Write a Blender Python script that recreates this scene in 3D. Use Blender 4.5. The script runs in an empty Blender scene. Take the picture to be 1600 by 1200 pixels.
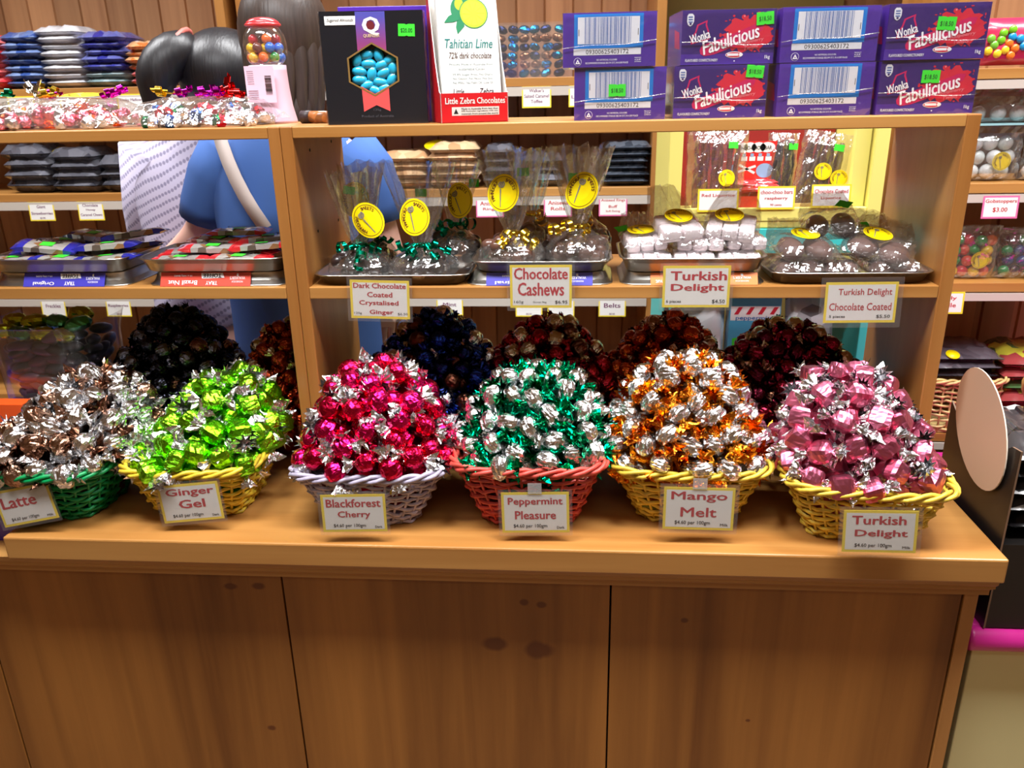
import bpy, math, random
from mathutils import Vector, Matrix, Euler
R = math.radians
PI = math.pi
scene = bpy.context.scene
col = scene.collection
rnd = random.Random(7)

# ------------------------------------------------------------------ camera
# world: metres, x along the counter, y away from the viewer, z = 0 on the counter top
cam_d = bpy.data.cameras.new('camera')
cam = bpy.data.objects.new('camera', cam_d)
col.objects.link(cam)
yaw, pitch, roll = 0.0826, 0.3486, -0.0215
fw = Vector((-math.sin(yaw)*math.cos(pitch), math.cos(yaw)*math.cos(pitch), -math.sin(pitch)))
r0 = Vector((math.cos(yaw), math.sin(yaw), 0)); u0 = r0.cross(fw)
rv = math.cos(roll)*r0 + math.sin(roll)*u0
uv = -math.sin(roll)*r0 + math.cos(roll)*u0
cam.matrix_world = Matrix(((rv.x, uv.x, -fw.x, 0.7126), (rv.y, uv.y, -fw.y, -1.105), (rv.z, uv.z, -fw.z, 0.6829), (0, 0, 0, 1)))
cam_d.sensor_width = 36
cam_d.lens = 36*1251.19/1600
cam_d.clip_start = 0.02
cam_d.dof.use_dof = True
cam_d.dof.focus_distance = 1.22
cam_d.dof.aperture_fstop = 11.0
scene.camera = cam

# ------------------------------------------------------------------ light
scene.view_settings.view_transform = 'Standard'
scene.view_settings.look = 'None'
scene.view_settings.exposure = 0.0
scene.view_settings.gamma = 1
w = bpy.data.worlds.new('world'); scene.world = w
w.use_nodes = True
w.node_tree.nodes['Background'].inputs[0].default_value = (1, .95, .88, 1)
w.node_tree.nodes['Background'].inputs[1].default_value = 0.05


def lamp(name, loc, sx, sy, watts, colour=(.98, .985, 1), target=None):
    l = bpy.data.lights.new(name, 'AREA')
    l.shape = 'RECTANGLE'; l.size = sx; l.size_y = sy; l.energy = watts; l.color = colour; l.spread = R(125)
    o = bpy.data.objects.new(name, l); col.objects.link(o)
    o.location = loc
    if target:
        o.rotation_euler = (Vector(target)-Vector(loc)).to_track_quat('-Z', 'Y').to_euler()
    return o


lamp('ceiling_lamp', (0.05, -0.32, 1.86), .9, .28, 27)
lamp('ceiling_lamp', (1.2, -0.32, 1.86), .9, .28, 27)
lamp('ceiling_lamp', (0.6, -1.7, 1.86), 1.5, .3, 5)
lamp('ceiling_lamp', (-1.2, 0.95, 1.86), 1.2, .28, 30)
lamp('ceiling_lamp', (0.5, 1.0, 1.86), 1.2, .28, 30)
lamp('ceiling_lamp', (2.0, 0.3, 1.86), 1.0, .28, 26)

# ------------------------------------------------------------------ materials
MATS = {}


def new_mat(key):
    m = bpy.data.materials.new(key); m.use_nodes = True
    MATS[key] = m
    nt = m.node_tree
    return m, nt, nt.nodes['Principled BSDF']


def lin(c):
    return tuple(((x/255)/12.92 if x/255 <= .04045 else ((x/255+.055)/1.055)**2.4) for x in c) + (1,)


def plain(key, rgb, rough=.5, metal=0, coat=0, spec=.5):
    if key in MATS: return MATS[key]
    m, nt, b = new_mat(key)
    b.inputs['Base Color'].default_value = lin(rgb)
    b.inputs['Roughness'].default_value = rough
    b.inputs['Metallic'].default_value = metal
    b.inputs['Coat Weight'].default_value = coat
    b.inputs['Coat Roughness'].default_value = .08
    b.inputs['Specular IOR Level'].default_value = spec
    return m


def link(nt, a, b): nt.links.new(a, b)


def bump_on(nt, b, scale, strength, dist=.002, kind='noise', detail=3):
    tc = nt.nodes.new('ShaderNodeTexCoord')
    if kind == 'noise':
        n = nt.nodes.new('ShaderNodeTexNoise'); n.inputs['Detail'].default_value = detail
        out = n.outputs['Fac']
    else:
        n = nt.nodes.new('ShaderNodeTexVoronoi'); out = n.outputs['Distance']
    n.inputs['Scale'].default_value = scale
    link(nt, tc.outputs['Object'], n.inputs['Vector'])
    bp = nt.nodes.new('ShaderNodeBump')
    bp.inputs['Strength'].default_value = strength; bp.inputs['Distance'].default_value = dist
    link(nt, out, bp.inputs['Height']); link(nt, bp.outputs['Normal'], b.inputs['Normal'])
    return bp


def foil(key, rgb, rough=.24, scale=120, strength=.55):
    if key in MATS: return MATS[key]
    m, nt, b = new_mat(key)
    b.inputs['Base Color'].default_value = lin(rgb)
    b.inputs['Metallic'].default_value = 1
    b.inputs['Roughness'].default_value = rough
    bump_on(nt, b, scale, strength, .004)
    return m


def wood(key, axis, dark, light, rough=.38, scale=1.0, knots=(), coat=.15, plank=None):
    """pine: stretched noise along the grain; optional knots given as (x, z, rx, rz) on an xz face; optional v-groove planks"""
    if key in MATS: return MATS[key]
    m, nt, b = new_mat(key)
    tc = nt.nodes.new('ShaderNodeTexCoord')
    mp = nt.nodes.new('ShaderNodeMapping')
    s = [26*scale]*3; s['xyz'.index(axis)] = 1.1*scale
    mp.inputs['Scale'].default_value = s
    link(nt, tc.outputs['Object'], mp.inputs['Vector'])
    n = nt.nodes.new('ShaderNodeTexNoise'); n.inputs['Scale'].default_value = 1.0
    n.inputs['Detail'].default_value = 5; n.inputs['Roughness'].default_value = .55; n.inputs['Distortion'].default_value = .35
    link(nt, mp.outputs['Vector'], n.inputs['Vector'])
    mp2 = nt.nodes.new('ShaderNodeMapping')
    s2 = [6*scale]*3; s2['xyz'.index(axis)] = .5*scale
    mp2.inputs['Scale'].default_value = s2
    link(nt, tc.outputs['Object'], mp2.inputs['Vector'])
    n2 = nt.nodes.new('ShaderNodeTexNoise'); n2.inputs['Scale'].default_value = 1.0; n2.inputs['Detail'].default_value = 2
    link(nt, mp2.outputs['Vector'], n2.inputs['Vector'])
    mx = nt.nodes.new('ShaderNodeMath'); mx.operation = 'MULTIPLY_ADD'
    link(nt, n2.outputs['Fac'], mx.inputs[0]); mx.inputs[1].default_value = .6
    m3 = nt.nodes.new('ShaderNodeMath'); m3.operation = 'MULTIPLY'; m3.inputs[1].default_value = .5
    link(nt, n.outputs['Fac'], m3.inputs[0]); link(nt, m3.outputs[0], mx.inputs[2])
    cr = nt.nodes.new('ShaderNodeValToRGB')
    cr.color_ramp.elements[0].position = .38; cr.color_ramp.elements[0].color = lin(dark)
    cr.color_ramp.elements[1].position = .68; cr.color_ramp.elements[1].color = lin(light)
    link(nt, mx.outputs[0], cr.inputs['Fac'])
    out = cr.outputs['Color']
    sep = nt.nodes.new('ShaderNodeSeparateXYZ'); link(nt, tc.outputs['Object'], sep.inputs[0])

    def math_(op, a, bb=None):
        q = nt.nodes.new('ShaderNodeMath'); q.operation = op
        for i, v in enumerate((a, bb)):
            if v is None: continue
            if isinstance(v, (int, float)): q.inputs[i].default_value = v
            else: link(nt, v, q.inputs[i])
        return q.outputs[0]
    for (kx, kz, rx, rz) in knots:
        dx = math_('DIVIDE', math_('SUBTRACT', sep.outputs[0], kx), rx)
        dz = math_('DIVIDE', math_('SUBTRACT', sep.outputs[2], kz), rz)
        d = math_('SQRT', math_('ADD', math_('MULTIPLY', dx, dx), math_('MULTIPLY', dz, dz)))
        d = math_('ADD', d, math_('MULTIPLY', math_('SUBTRACT', n.outputs['Fac'], .5), 1.2))
        mr = nt.nodes.new('ShaderNodeMapRange')
        mr.inputs['From Min'].default_value = .75; mr.inputs['From Max'].default_value = 1.25
        mr.inputs['To Min'].default_value = .85; mr.inputs['To Max'].default_value = 0
        link(nt, d, mr.inputs['Value'])
        mix = nt.nodes.new('ShaderNodeMix'); mix.data_type = 'RGBA'
        link(nt, mr.outputs[0], mix.inputs[0]); link(nt, out, mix.inputs[6]); mix.inputs[7].default_value = lin((92, 42, 14))
        out = mix.outputs[2]
    if plank:
        # tone differs from plank to plank
        k = math_('FLOOR', math_('DIVIDE', sep.outputs[0], plank))
        wn = nt.nodes.new('ShaderNodeTexWhiteNoise'); wn.noise_dimensions = '1D'
        link(nt, k, wn.inputs['W'])
        mr = nt.nodes.new('ShaderNodeMapRange'); mr.inputs['To Min'].default_value = .72; mr.inputs['To Max'].default_value = 1.1
        link(nt, wn.outputs['Value'], mr.inputs['Value'])
        mix = nt.nodes.new('ShaderNodeMix'); mix.data_type = 'RGBA'; mix.blend_type = 'MULTIPLY'; mix.inputs[0].default_value = 1
        link(nt, out, mix.inputs[6]); link(nt, mr.outputs[0], mix.inputs[7])
        out = mix.outputs[2]
    link(nt, out, b.inputs['Base Color'])
    b.inputs['Roughness'].default_value = rough
    b.inputs['Coat Weight'].default_value = coat
    b.inputs['Coat Roughness'].default_value = .2
    return m


def film(key, tint=(255, 255, 255), gloss=.13, haze=.06, scale=60, strength=.6, rough=.1):
    """clear cellophane: mostly see-through with crinkled reflections"""
    if key in MATS: return MATS[key]
    m, nt, b = new_mat(key)
    nt.nodes.remove(b)
    out = nt.nodes['Material Output']
    tr = nt.nodes.new('ShaderNodeBsdfTransparent'); tr.inputs[0].default_value = lin(tint)
    gl = nt.nodes.new('ShaderNodeBsdfGlossy'); gl.inputs['Roughness'].default_value = rough
    df = nt.nodes.new('ShaderNodeBsdfDiffuse'); df.inputs[0].default_value = (.8, .8, .8, 1)
    bump_on(nt, gl, scale, strength, .006)
    lw = nt.nodes.new('ShaderNodeLayerWeight'); lw.inputs['Blend'].default_value = .35
    ma = nt.nodes.new('ShaderNodeMath'); ma.operation = 'MULTIPLY_ADD'; ma.inputs[1].default_value = .45; ma.inputs[2].default_value = gloss
    link(nt, lw.outputs['Facing'], ma.inputs[0])
    m1 = nt.nodes.new('ShaderNodeMixShader'); m1.inputs[0].default_value = haze
    link(nt, tr.outputs[0], m1.inputs[1]); link(nt, df.outputs[0], m1.inputs[2])
    m2 = nt.nodes.new('ShaderNodeMixShader')
    link(nt, ma.outputs[0], m2.inputs[0]); link(nt, m1.outputs[0], m2.inputs[1]); link(nt, gl.outputs[0], m2.inputs[2])
    link(nt, m2.outputs[0], out.inputs['Surface'])
    return m


def packet(key, c1, c2, scale=40, rough=.22, c3=None, metal=0):
    """printed or see-through sweet packet: lumps of colours under a shiny film"""
    if key in MATS: return MATS[key]
    m, nt, b = new_mat(key)
    tc = nt.nodes.new('ShaderNodeTexCoord')
    v = nt.nodes.new('ShaderNodeTexVoronoi'); v.inputs['Scale'].default_value = scale
    link(nt, tc.outputs['Object'], v.inputs['Vector'])
    sep = nt.nodes.new('ShaderNodeSeparateColor'); link(nt, v.outputs['Color'], sep.inputs[0])
    cr = nt.nodes.new('ShaderNodeValToRGB'); cr.color_ramp.interpolation = 'CONSTANT' if c3 else 'LINEAR'
    cr.color_ramp.elements[0].color = lin(c1); cr.color_ramp.elements[1].color = lin(c2)
    if c3:
        cr.color_ramp.elements[1].position = .4
        e = cr.color_ramp.elements.new(.72); e.color = lin(c3)
    link(nt, sep.outputs[0], cr.inputs[0]); link(nt, cr.outputs[0], b.inputs['Base Color'])
    b.inputs['Roughness'].default_value = rough; b.inputs['Coat Weight'].default_value = .8; b.inputs['Coat Roughness'].default_value = .12
    b.inputs['Metallic'].default_value = metal
    bump_on(nt, b, scale*.8, .6, .004)
    return m


# ------------------------------------------------------------------ mesh helpers
class MB:
    def __init__(self): self.v = []; self.f = []; self.m = []; self.s = []

    def add(self, vs, fs, m=0, smooth=False, M=None):
        n = len(self.v)
        self.v += [tuple(M @ Vector(p)) if M else tuple(p) for p in vs]
        self.f += [tuple(n+i for i in f) for f in fs]
        self.m += [m]*len(fs); self.s += [smooth]*len(fs)
        return self

    def box(self, x0, x1, y0, y1, z0, z1, m=0, M=None):
        vs = [(x, y, z) for z in (z0, z1) for y in (y0, y1) for x in (x0, x1)]
        return self.add(vs, [(0, 2, 3, 1), (4, 5, 7, 6), (0, 1, 5, 4), (2, 6, 7, 3), (0, 4, 6, 2), (1, 3, 7, 5)], m, False, M)

    def quad(self, pts, m=0, M=None): return self.add(pts, [tuple(range(len(pts)))], m, False, M)

    def rings(self, rings, m=0, smooth=True, cap=True, closed=True, M=None):
        n = len(rings[0]); vs = [p for r in rings for p in r]; fs = []
        for i in range(len(rings)-1):
            for j in range(n if closed else n-1):
                a, b = i*n+j, i*n+(j+1) % n
                fs.append((a, b, b+n, a+n))
        if cap and closed:
            fs.append(tuple(range(n-1, -1, -1))); fs.append(tuple(range((len(rings)-1)*n, len(rings)*n)))
        return self.add(vs, fs, m, smooth, M)

    def tube(self, pts, r, sides=6, m=0, closed=False, smooth=True, M=None):
        pts = [Vector(p) for p in pts]; n = len(pts); rs = []
        up = Vector((0, 0, 1))
        for i, p in enumerate(pts):
            if closed: t = pts[(i+1) % n]-pts[i-1]
            else: t = pts[min(i+1, n-1)]-pts[max(i-1, 0)]
            t = t.normalized() if t.length else Vector((1, 0, 0))
            a = t.cross(up)
            if a.length < .05: a = t.cross(Vector((0, 1, 0)))
            a.normalize(); b = a.cross(t)
            rr = r[i] if isinstance(r, (list, tuple)) else r
            rs.append([p+rr*(math.cos(k*2*PI/sides)*a+math.sin(k*2*PI/sides)*b) for k in range(sides)])
        if closed: rs.append(rs[0])
        return self.rings(rs, m, smooth, not closed, True, M)

    def lathe(self, prof, seg=24, m=0, smooth=True, M=None, cap=True):
        return self.rings([[(r*math.cos(k*2*PI/seg), r*math.sin(k*2*PI/seg), z) for k in range(seg)] for r, z in prof], m, smooth, cap, True, M)

    def ball(self, c, r, m=0, seg=10, rg=6, M=None):
        rx, ry, rz = r if isinstance(r, (tuple, list)) else (r, r, r)
        rs = []
        for i in range(rg+1):
            t = -PI/2+PI*i/rg; q = max(math.cos(t), .02)
            rs.append([(c[0]+rx*q*math.cos(k*2*PI/seg), c[1]+ry*q*math.sin(k*2*PI/seg), c[2]+rz*math.sin(t)) for k in range(seg)])
        return self.rings(rs, m, True, True, True, M)

    def prism(self, pts, y0, y1, m=0, M=None):
        """polygon in xz extruded from y0 to y1 (pts counter-clockwise seen from -y)"""
        n = len(pts)
        vs = [(x, y0, z) for x, z in pts]+[(x, y1, z) for x, z in pts]
        fs = [tuple(range(n)), tuple(range(2*n-1, n-1, -1))]+[(j, i, i+n, j+n) for i, j in ((i, (i+1) % n) for i in range(n))]
        return self.add(vs, fs, m, False, M)

    def text(self, s, cx, cz, wid, hei, m=0, bold=.0, y=-.0004, rot=0, M=None, shear=0, res=2):
        """lettering lying on an xz face looking towards -y, fitted to wid x hei (either may be None) round (cx, cz)"""
        vs, fs = text_mesh(s, 0, shear, res)
        if not vs: return self
        xs = [p[0] for p in vs]; ys = [p[1] for p in vs]
        W, H = max(xs)-min(xs), max(ys)-min(ys)
        sx = wid/W if wid else hei/H
        sz = hei/H if hei else wid/W
        mx, my = (max(xs)+min(xs))/2, (max(ys)+min(ys))/2
        c, q = math.cos(rot), math.sin(rot)
        k = bold*.9
        for n_, (dx, dy) in enumerate(((-k, 0), (k, 0), (0, k*.5), (0, -k*.5)) if bold > .009 else ((0, 0),)):
            out = []
            for p in vs:
                a, b = (p[0]-mx+dx)*sx, (p[1]-my+dy)*sz
                out.append((cx+a*c-b*q, y-.00004*n_, cz+a*q+b*c))
            self.add(out, fs, m, False, M)
        return self

    def mesh(self, name, mats, weld=False):
        me = bpy.data.meshes.new(name)
        me.from_pydata(self.v, [], self.f)
        for mt in mats: me.materials.append(mt)
        me.polygons.foreach_set('material_index', self.m)
        me.polygons.foreach_set('use_smooth', self.s)
        me.update()
        return me

    def build(self, name, mats, parent=None, bevel=0, loc=None):
        if not isinstance(mats, (list, tuple)): mats = [mats]
        o = bpy.data.objects.new(name, self.mesh(name, mats)); col.objects.link(o)
        if parent: o.parent = parent
        if loc: o.location = loc
        if bevel:
            b = o.modifiers.new('bevel', 'BEVEL'); b.width = bevel; b.segments = 2; b.limit_method = 'ANGLE'
        return o


_T = {}


def text_mesh(s, bold, shear, res=2):
    k = (s, bold, shear, res)
    if k not in _T:
        c = bpy.data.curves.new('lettering', 'FONT'); c.body = s; c.size = 1; c.offset = bold; c.resolution_u = res; c.shear = shear
        o = bpy.data.objects.new('lettering', c)
        me = bpy.data.meshes.new_from_object(o)
        _T[k] = ([tuple(v.co) for v in me.vertices], [tuple(p.vertices) for p in me.polygons])
        bpy.data.objects.remove(o); bpy.data.curves.remove(c); bpy.data.meshes.remove(me)
    return _T[k]


def tag(o, label, cat, group=None, kind=None):
    o['label'] = label; o['category'] = cat
    if group: o['group'] = group
    if kind: o['kind'] = kind
    return o


def empty(name, label, cat, loc=(0, 0, 0), rz=0, group=None, rot=None):
    o = bpy.data.objects.new(name, None); col.objects.link(o)
    o.empty_display_size = .02
    o.location = loc; o.rotation_euler = rot or (0, 0, rz)
    return tag(o, label, cat, group)


def dup(o, loc=None, rot=None, label=None, group=None, parent=None, scale=None):
    c = o.copy(); col.objects.link(c)
    if parent: c.parent = parent
    if loc is not None: c.location = loc
    if rot is not None: c.rotation_euler = rot
    if scale is not None: c.scale = (scale,)*3
    if label: c['label'] = label
    if group: c['group'] = group
    for ch in list(o.children): dup(ch, parent=c)
    return c


def struct(o, kind='structure'):
    o['kind'] = kind
    return o


# ------------------------------------------------------------------ shared materials
PINE_X = wood('pine_x', 'x', (160, 104, 46), (194, 142, 78))
PINE_Z = wood('pine_z', 'z', (154, 98, 44), (184, 130, 70))
PINE_END = wood('pine_end', 'z', (150, 104, 66), (170, 122, 82), rough=.45)
PANEL = wood('pine_panel', 'z', (114, 66, 22), (172, 114, 50), rough=.42, scale=.8,
             knots=[(.58, -.215, .02, .013), (.655, -.225, .022, .016), (.66, -.132, .008, .006), (.63, -.128, .007, .006),
                    (.9, -.155, .006, .005), (.12, -.112, .012, .006), (.17, -.11, .012, .007), (.155, -.42, .008, .006), (1.02, -.36, .004, .003)])
PLANK = wood('pine_plank', 'z', (158, 110, 74), (196, 146, 102), rough=.5, plank=.1, knots=[(-.72, .87, .012, .01), (.62, .42, .012, .012), (.2, .9, .012, .01)])
WHITE = plain('white_card', (235, 233, 228), .5)
YELLOW = plain('yellow_card', (240, 214, 50), .5)
RED_INK = plain('red_ink', (190, 24, 40), .5)
BLACK_INK = plain('black_ink', (25, 24, 26), .5)
PURPLE_INK = plain('purple_ink', (110, 40, 90), .5)
GREEN_ST = plain('green_sticker', (60, 220, 50), .5)
GREEN_INK = plain('green_ink', (20, 90, 30), .5)
STICK_Y = plain('yellow_sticker', (250, 222, 0), .4)
SLEEVE = film('plastic_sleeve', gloss=.02, haze=.03, scale=4, strength=.05, rough=.25)
CELLO = film('cellophane')
CELLO_BAG = film('cellophane_bag', gloss=.2, haze=.05, scale=38, strength=1.0, rough=.07)
STEEL = plain('tray_metal', (196, 194, 188), .28, 1)
CREAM = plain('cream_paint', (228, 216, 186), .6)
DARK = plain('dark_gap', (22, 16, 12), .8)
SILVER = foil('silver_foil', (236, 236, 238), .2)
SKIN = plain('skin', (226, 176, 158), .5)

# ------------------------------------------------------------------ the room
FL, CE = -.9, 1.9


def slab(name, *b, mat=CREAM):
    return struct(MB().box(*b).build(name, mat))


slab('floor', -3.2, 3.6, -3.4, 2.1, FL-.05, FL, mat=plain('floor_vinyl', (120, 92, 66), .5))
slab('ceiling', -3.2, 3.6, -3.4, 2.1, CE, CE+.05, mat=plain('ceiling_white', (226, 220, 208), .7))
slab('wall_left', -3.25, -3.2, -3.4, 2.1, FL, CE)
slab('wall_right', 3.6, 3.65, -3.4, 2.1, FL, CE)
slab('wall_front', -3.25, 3.65, -3.45, -3.4, FL, CE)
# back wall: v-groove pine boarding
mb = MB()
x = -3.2
pw = .1
while x < 1.0:
    g = .004
    mb.add([(x, 2.0, FL), (x+g, 1.992, FL), (x+pw-g, 1.992, FL), (x+pw, 2.0, FL), (x, 2.0, CE), (x+g, 1.992, CE), (x+pw-g, 1.992, CE), (x+pw, 2.0, CE)],
           [(0, 1, 5, 4), (1, 2, 6, 5), (2, 3, 7, 6)])
    x += pw
mb.box(-3.2, 3.6, 2.0, 2.05, FL, CE)
struct(mb.build('wall_back', PLANK))
slab('wall_alcove', 1.02, 1.62, 1.98, 1.995, FL, CE, mat=plain('olive_paint', (150, 128, 66), .7))

# ------------------------------------------------------------------ counter
counter = empty('shop_counter', 'long honey pine counter with moulded edge carrying the six baskets of sweets', 'counter', (.56, .3, FL))


def cpart(mbx, name, mat, bevel=0):
    o = mbx.build(name, mat, bevel=bevel)
    o.parent = counter; o.matrix_parent_inverse = Matrix.Translation((-.56, -.3, -FL))
    return o


cpart(MB().box(-.242, 1.3746, 0, .56, -.0422, 0), 'worktop', PINE_X, .003)
prof = [(.008, -.043), (.010, -.052), (.016, -.058), (.016, -.063), (.022, -.066), (.030, -.074), (.030, -.083), (.038, -.086), (.06, -.086), (.06, -.043)]
mb = MB()
xa, xb = -.62, 1.372
rs = []
mb.rings([[(xx, y, z) for y, z in prof] for xx in (xa, xb-.0)], 0, False)
cpart(mb, 'moulding', PINE_X)
seams = [-.62, -.348, .2128, .7756, 1.3387]
for a, b in zip(seams, seams[1:]):
    cpart(MB().box(a+.0015, b-.0015, .04, .06, FL+.02, -.086), 'base_panel', PANEL, .0015)
cpart(MB().box(1.3402, 1.362, .038, .06, FL+.02, -.086), 'end_stile', PINE_Z, .0015)
cpart(MB().box(-.61, 1.355, .062, .56, FL, -.0870), 'carcass', DARK)
carton = MB().box(-.75, -.245, .061, .56, -.0855, -.002).build('purple_carton', plain('purple_card', (74, 50, 170), .4), bevel=.002)
tag(carton, 'flat violet carton filling the gap past the left end of the worktop', 'carton')

# ------------------------------------------------------------------ open shelving units standing on the counter
YU, DU = .21, .284


def shelf_unit(x0, x1, tl, tr, label):
    e = empty('shelving_unit', label, 'shelving', (0, 0, 0))
    MB().box(x0, x0+tl, YU, YU+DU, 0, .6394 if tl < .03 else .6394).build('side_panel', [PINE_Z], e, .002)
    MB().box(x1-tr, x1, YU, YU+DU, 0, .6394).build('side_panel', [PINE_Z], e, .002)
    MB().box(x0+tl, x1-tr, YU, YU+DU, .6209, .6390).build('shelf', PINE_X, e, .0015)
    MB().box(x0+tl, x1-tr, YU, YU+DU, .3564, .3770).build('shelf', PINE_X, e, .0015)
    return e


su = shelf_unit(.2379, 1.3200, .0204, .0217, 'open backed pine shelving unit between two uprights behind the four middle and right baskets')
p = su.children[0]
mb = MB()
for (yy, zz) in ((.29, .598), (.42, .605), (.29, .46), (.42, .46)):
    mb.lathe([(.0028, 0), (.0028, .0006)], 10, 0, M=Matrix.Translation((.2583, yy, zz)) @ Matrix.Rotation(PI/2, 4, 'Y'))
mb.build('peg_hole', DARK, p)
shelf_unit(-.80, .2375, .02, .0200, 'open backed pine shelving unit holding toffee trays above the green and lime sweets')

# ------------------------------------------------------------------ wicker baskets
def rrect(a, b, n, k=5.0):
    """n points at equal arc steps round a rounded rectangle with half sizes a, b"""
    raw = []
    for i in range(720):
        t = 2*PI*i/720
        c, s = math.cos(t), math.sin(t)
        raw.append((a*math.copysign(abs(c)**(2/k), c), b*math.copysign(abs(s)**(2/k), s)))
    L = [0]
    for i in range(720):
        p, q = raw[i], raw[(i+1) % 720]
        L.append(L[-1]+math.hypot(q[0]-p[0], q[1]-p[1]))
    out = []; j = 0
    for i in range(n):
        t = L[-1]*i/n
        while L[j+1] < t: j += 1
        f = (t-L[j])/max(L[j+1]-L[j], 1e-9)
        p, q = raw[j], raw[(j+1) % 720]
        out.append((p[0]+f*(q[0]-p[0]), p[1]+f*(q[1]-p[1])))
    return out


def basket(loc, rz, wt, dt, wb, db, h, rgb, label, seed, group=None):
    e = empty('wicker_basket', label, 'basket', loc, rz, group)
    mat = packet_wicker(rgb)
    rr = random.Random(seed)
    NS = 34
    def path(t, z_off, n, out=0):
        f = t**.95
        a, b = (wb+(wt-wb)*f)/2+out, (db+(dt-db)*f)/2+out
        return [(x, y, h*t+.007*t*t*(abs(x/a)**4*abs(y/b)**4)) for x, y in rrect(a, b, n)]
    mb = MB()
    rows = 10
    for r in range(rows):
        t = (r+.5)/(rows+.6)
        base = path(t, 0, NS*2)
        ph = rr.random()
        pts = []
        for i, (x, y, z) in enumerate(base):
            d = Vector((x, y, 0)).normalized()
            amp = .0034*math.cos(PI*(i/2+r))
            pts.append((x+d.x*amp, y+d.y*amp, z+rr.uniform(-.0022, .0022)+.0018*math.sin(i*.7+ph*9)))
        mb.tube(pts, .0034, 5, 0, True)
    mb.build('weave', mat, e)
    mb = MB()
    top = [path(t, 0, NS) for t in (0.02, .35, .7, .98)]
    for i in range(NS):
        mb.tube([top[k][i] for k in range(4)], .0024, 5)
    mb.build('stakes', mat, e)
    mb = MB()
    n = NS*3
    base = path(1, 0, n, .004)
    for s in range(3):
        pts = []
        for i, (x, y, z) in enumerate(base):
            d = Vector((x, y, 0)).normalized(); a = 2*PI*(i/n*9+s/3)
            o = .0052*math.cos(a); zz = .0048*math.sin(a)
            pts.append((x+d.x*o, y+d.y*o, z+zz+rr.uniform(-.0006, .0006)))
        mb.tube(pts, .0036, 6, 0, True)
    mb.build('rim', mat, e)
    mb = MB()
    pb = rrect(wb/2, db/2, 40)
    mb.rings([[(x, y, .0005) for x, y in pb], [(x, y, .005) for x, y in pb]], 0, False)
    mb.build('base', mat, e)
    return e


def packet_wicker(rgb):
    key = 'wicker_%d_%d_%d' % rgb
    if key in MATS: return MATS[key]
    m, nt, b = new_mat(key)
    tc = nt.nodes.new('ShaderNodeTexCoord')
    n = nt.nodes.new('ShaderNodeTexNoise'); n.inputs['Scale'].default_value = 60
    link(nt, tc.outputs['Object'], n.inputs['Vector'])
    cr = nt.nodes.new('ShaderNodeValToRGB')
    cr.color_ramp.elements[0].position = .3; cr.color_ramp.elements[0].color = lin(tuple(int(c*.8) for c in rgb))
    cr.color_ramp.elements[1].position = .65; cr.color_ramp.elements[1].color = lin(rgb)
    link(nt, n.outputs['Fac'], cr.inputs[0]); link(nt, cr.outputs[0], b.inputs['Base Color'])
    b.inputs['Roughness'].default_value = .42
    return m


# ------------------------------------------------------------------ sweets
def sweet_body(L, r, n, seed, crumple=.1, pleat=8, nl=11, na=16, ns=None):
    """a wrapped centre along x: superellipse section n (2 round, 5 block), pinched at both ends"""
    rr = random.Random(seed)
    mb = MB(); rs = []
    ph = rr.random()*6
    for i in range(nl):
        t = -1+2*i/(nl-1)
        q = (1-abs(t)**(5 if n > 3 else 2.6))**(.5)
        q = max(q, .16)
        ring = []
        for k in range(na):
            a = 2*PI*k/na
            c, s = math.cos(a), math.sin(a)
            e = (abs(c)**n+abs(s)**n)**(-1/n)
            f = q*r*e*(1+rr.uniform(-crumple, crumple)*.6+.07*abs(t)**3*math.cos(pleat*a+ph))
            ring.append((t*L/2+rr.uniform(-1, 1)*.0006, f*c, f*s*(.85 if n > 3 else .92)))
        rs.append(ring)
    mb.rings(rs, 0, False)
    return mb


def twist_end(x0, sgn, ln, r1, seed, zig=.42):
    """the gathered fan of foil beyond the twist"""
    rr = random.Random(seed)
    mb = MB(); rs = []
    na = 18
    rot = rr.random()*6
    sq = rr.uniform(.45, .85)
    for i in range(5):
        t = i/4
        r = .0026+(r1-.0026)*t**.75
        ring = []
        for k in range(na):
            a = 2*PI*k/na
            rad = r*(1+(zig*t)*(1 if k % 2 else -1)+rr.uniform(-.22, .22)*t)
            ring.append((x0+sgn*(ln*t+rr.uniform(-.16, .16)*ln*t), rad*math.cos(a+rot), rad*math.sin(a+rot)*sq))
        rs.append(ring)
    mb.rings(rs, 0, False, False)
    # inner fold
    mb.rings([[(x0+sgn*(ln*t*.8), .55*r1*t*math.cos(2*PI*k/9)*(1.3 if k % 2 else .6), .55*r1*t*math.sin(2*PI*k/9)*(1.3 if k % 2 else .6)) for k in range(9)] for t in (.1, .6, 1)], 0, False, False)
    return mb


def sweet_protos(name, body_mats, twist_mats, L, r, n, seed, variants=4, crumple=.1, twist_len=.017, twist_r=.013, one_mesh=False, zig=.42):
    """meshes for each look of a kind of sweet: list of (body mesh, twist mesh, twist mesh)"""
    out = []
    for v in range(variants):
        b = sweet_body(L, r, n, seed+v, crumple)
        t1 = twist_end(L/2-.002, 1, twist_len, twist_r, seed+50+v, zig)
        t2 = twist_end(-L/2+.002, -1, twist_len, twist_r, seed+90+v, zig)
        bm_, tm_ = body_mats[v % len(body_mats)], twist_mats[v % len(twist_mats)]
        if one_mesh:
            for t in (t1, t2): b.add(t.v, t.f, 1)
            out.append((b.mesh(name, [bm_, tm_]),))
        else:
            out.append((b.mesh(name, [bm_]), t1.mesh('twisted_end', [tm_]), t2.mesh('twisted_end', [tm_])))
    return out


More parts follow.
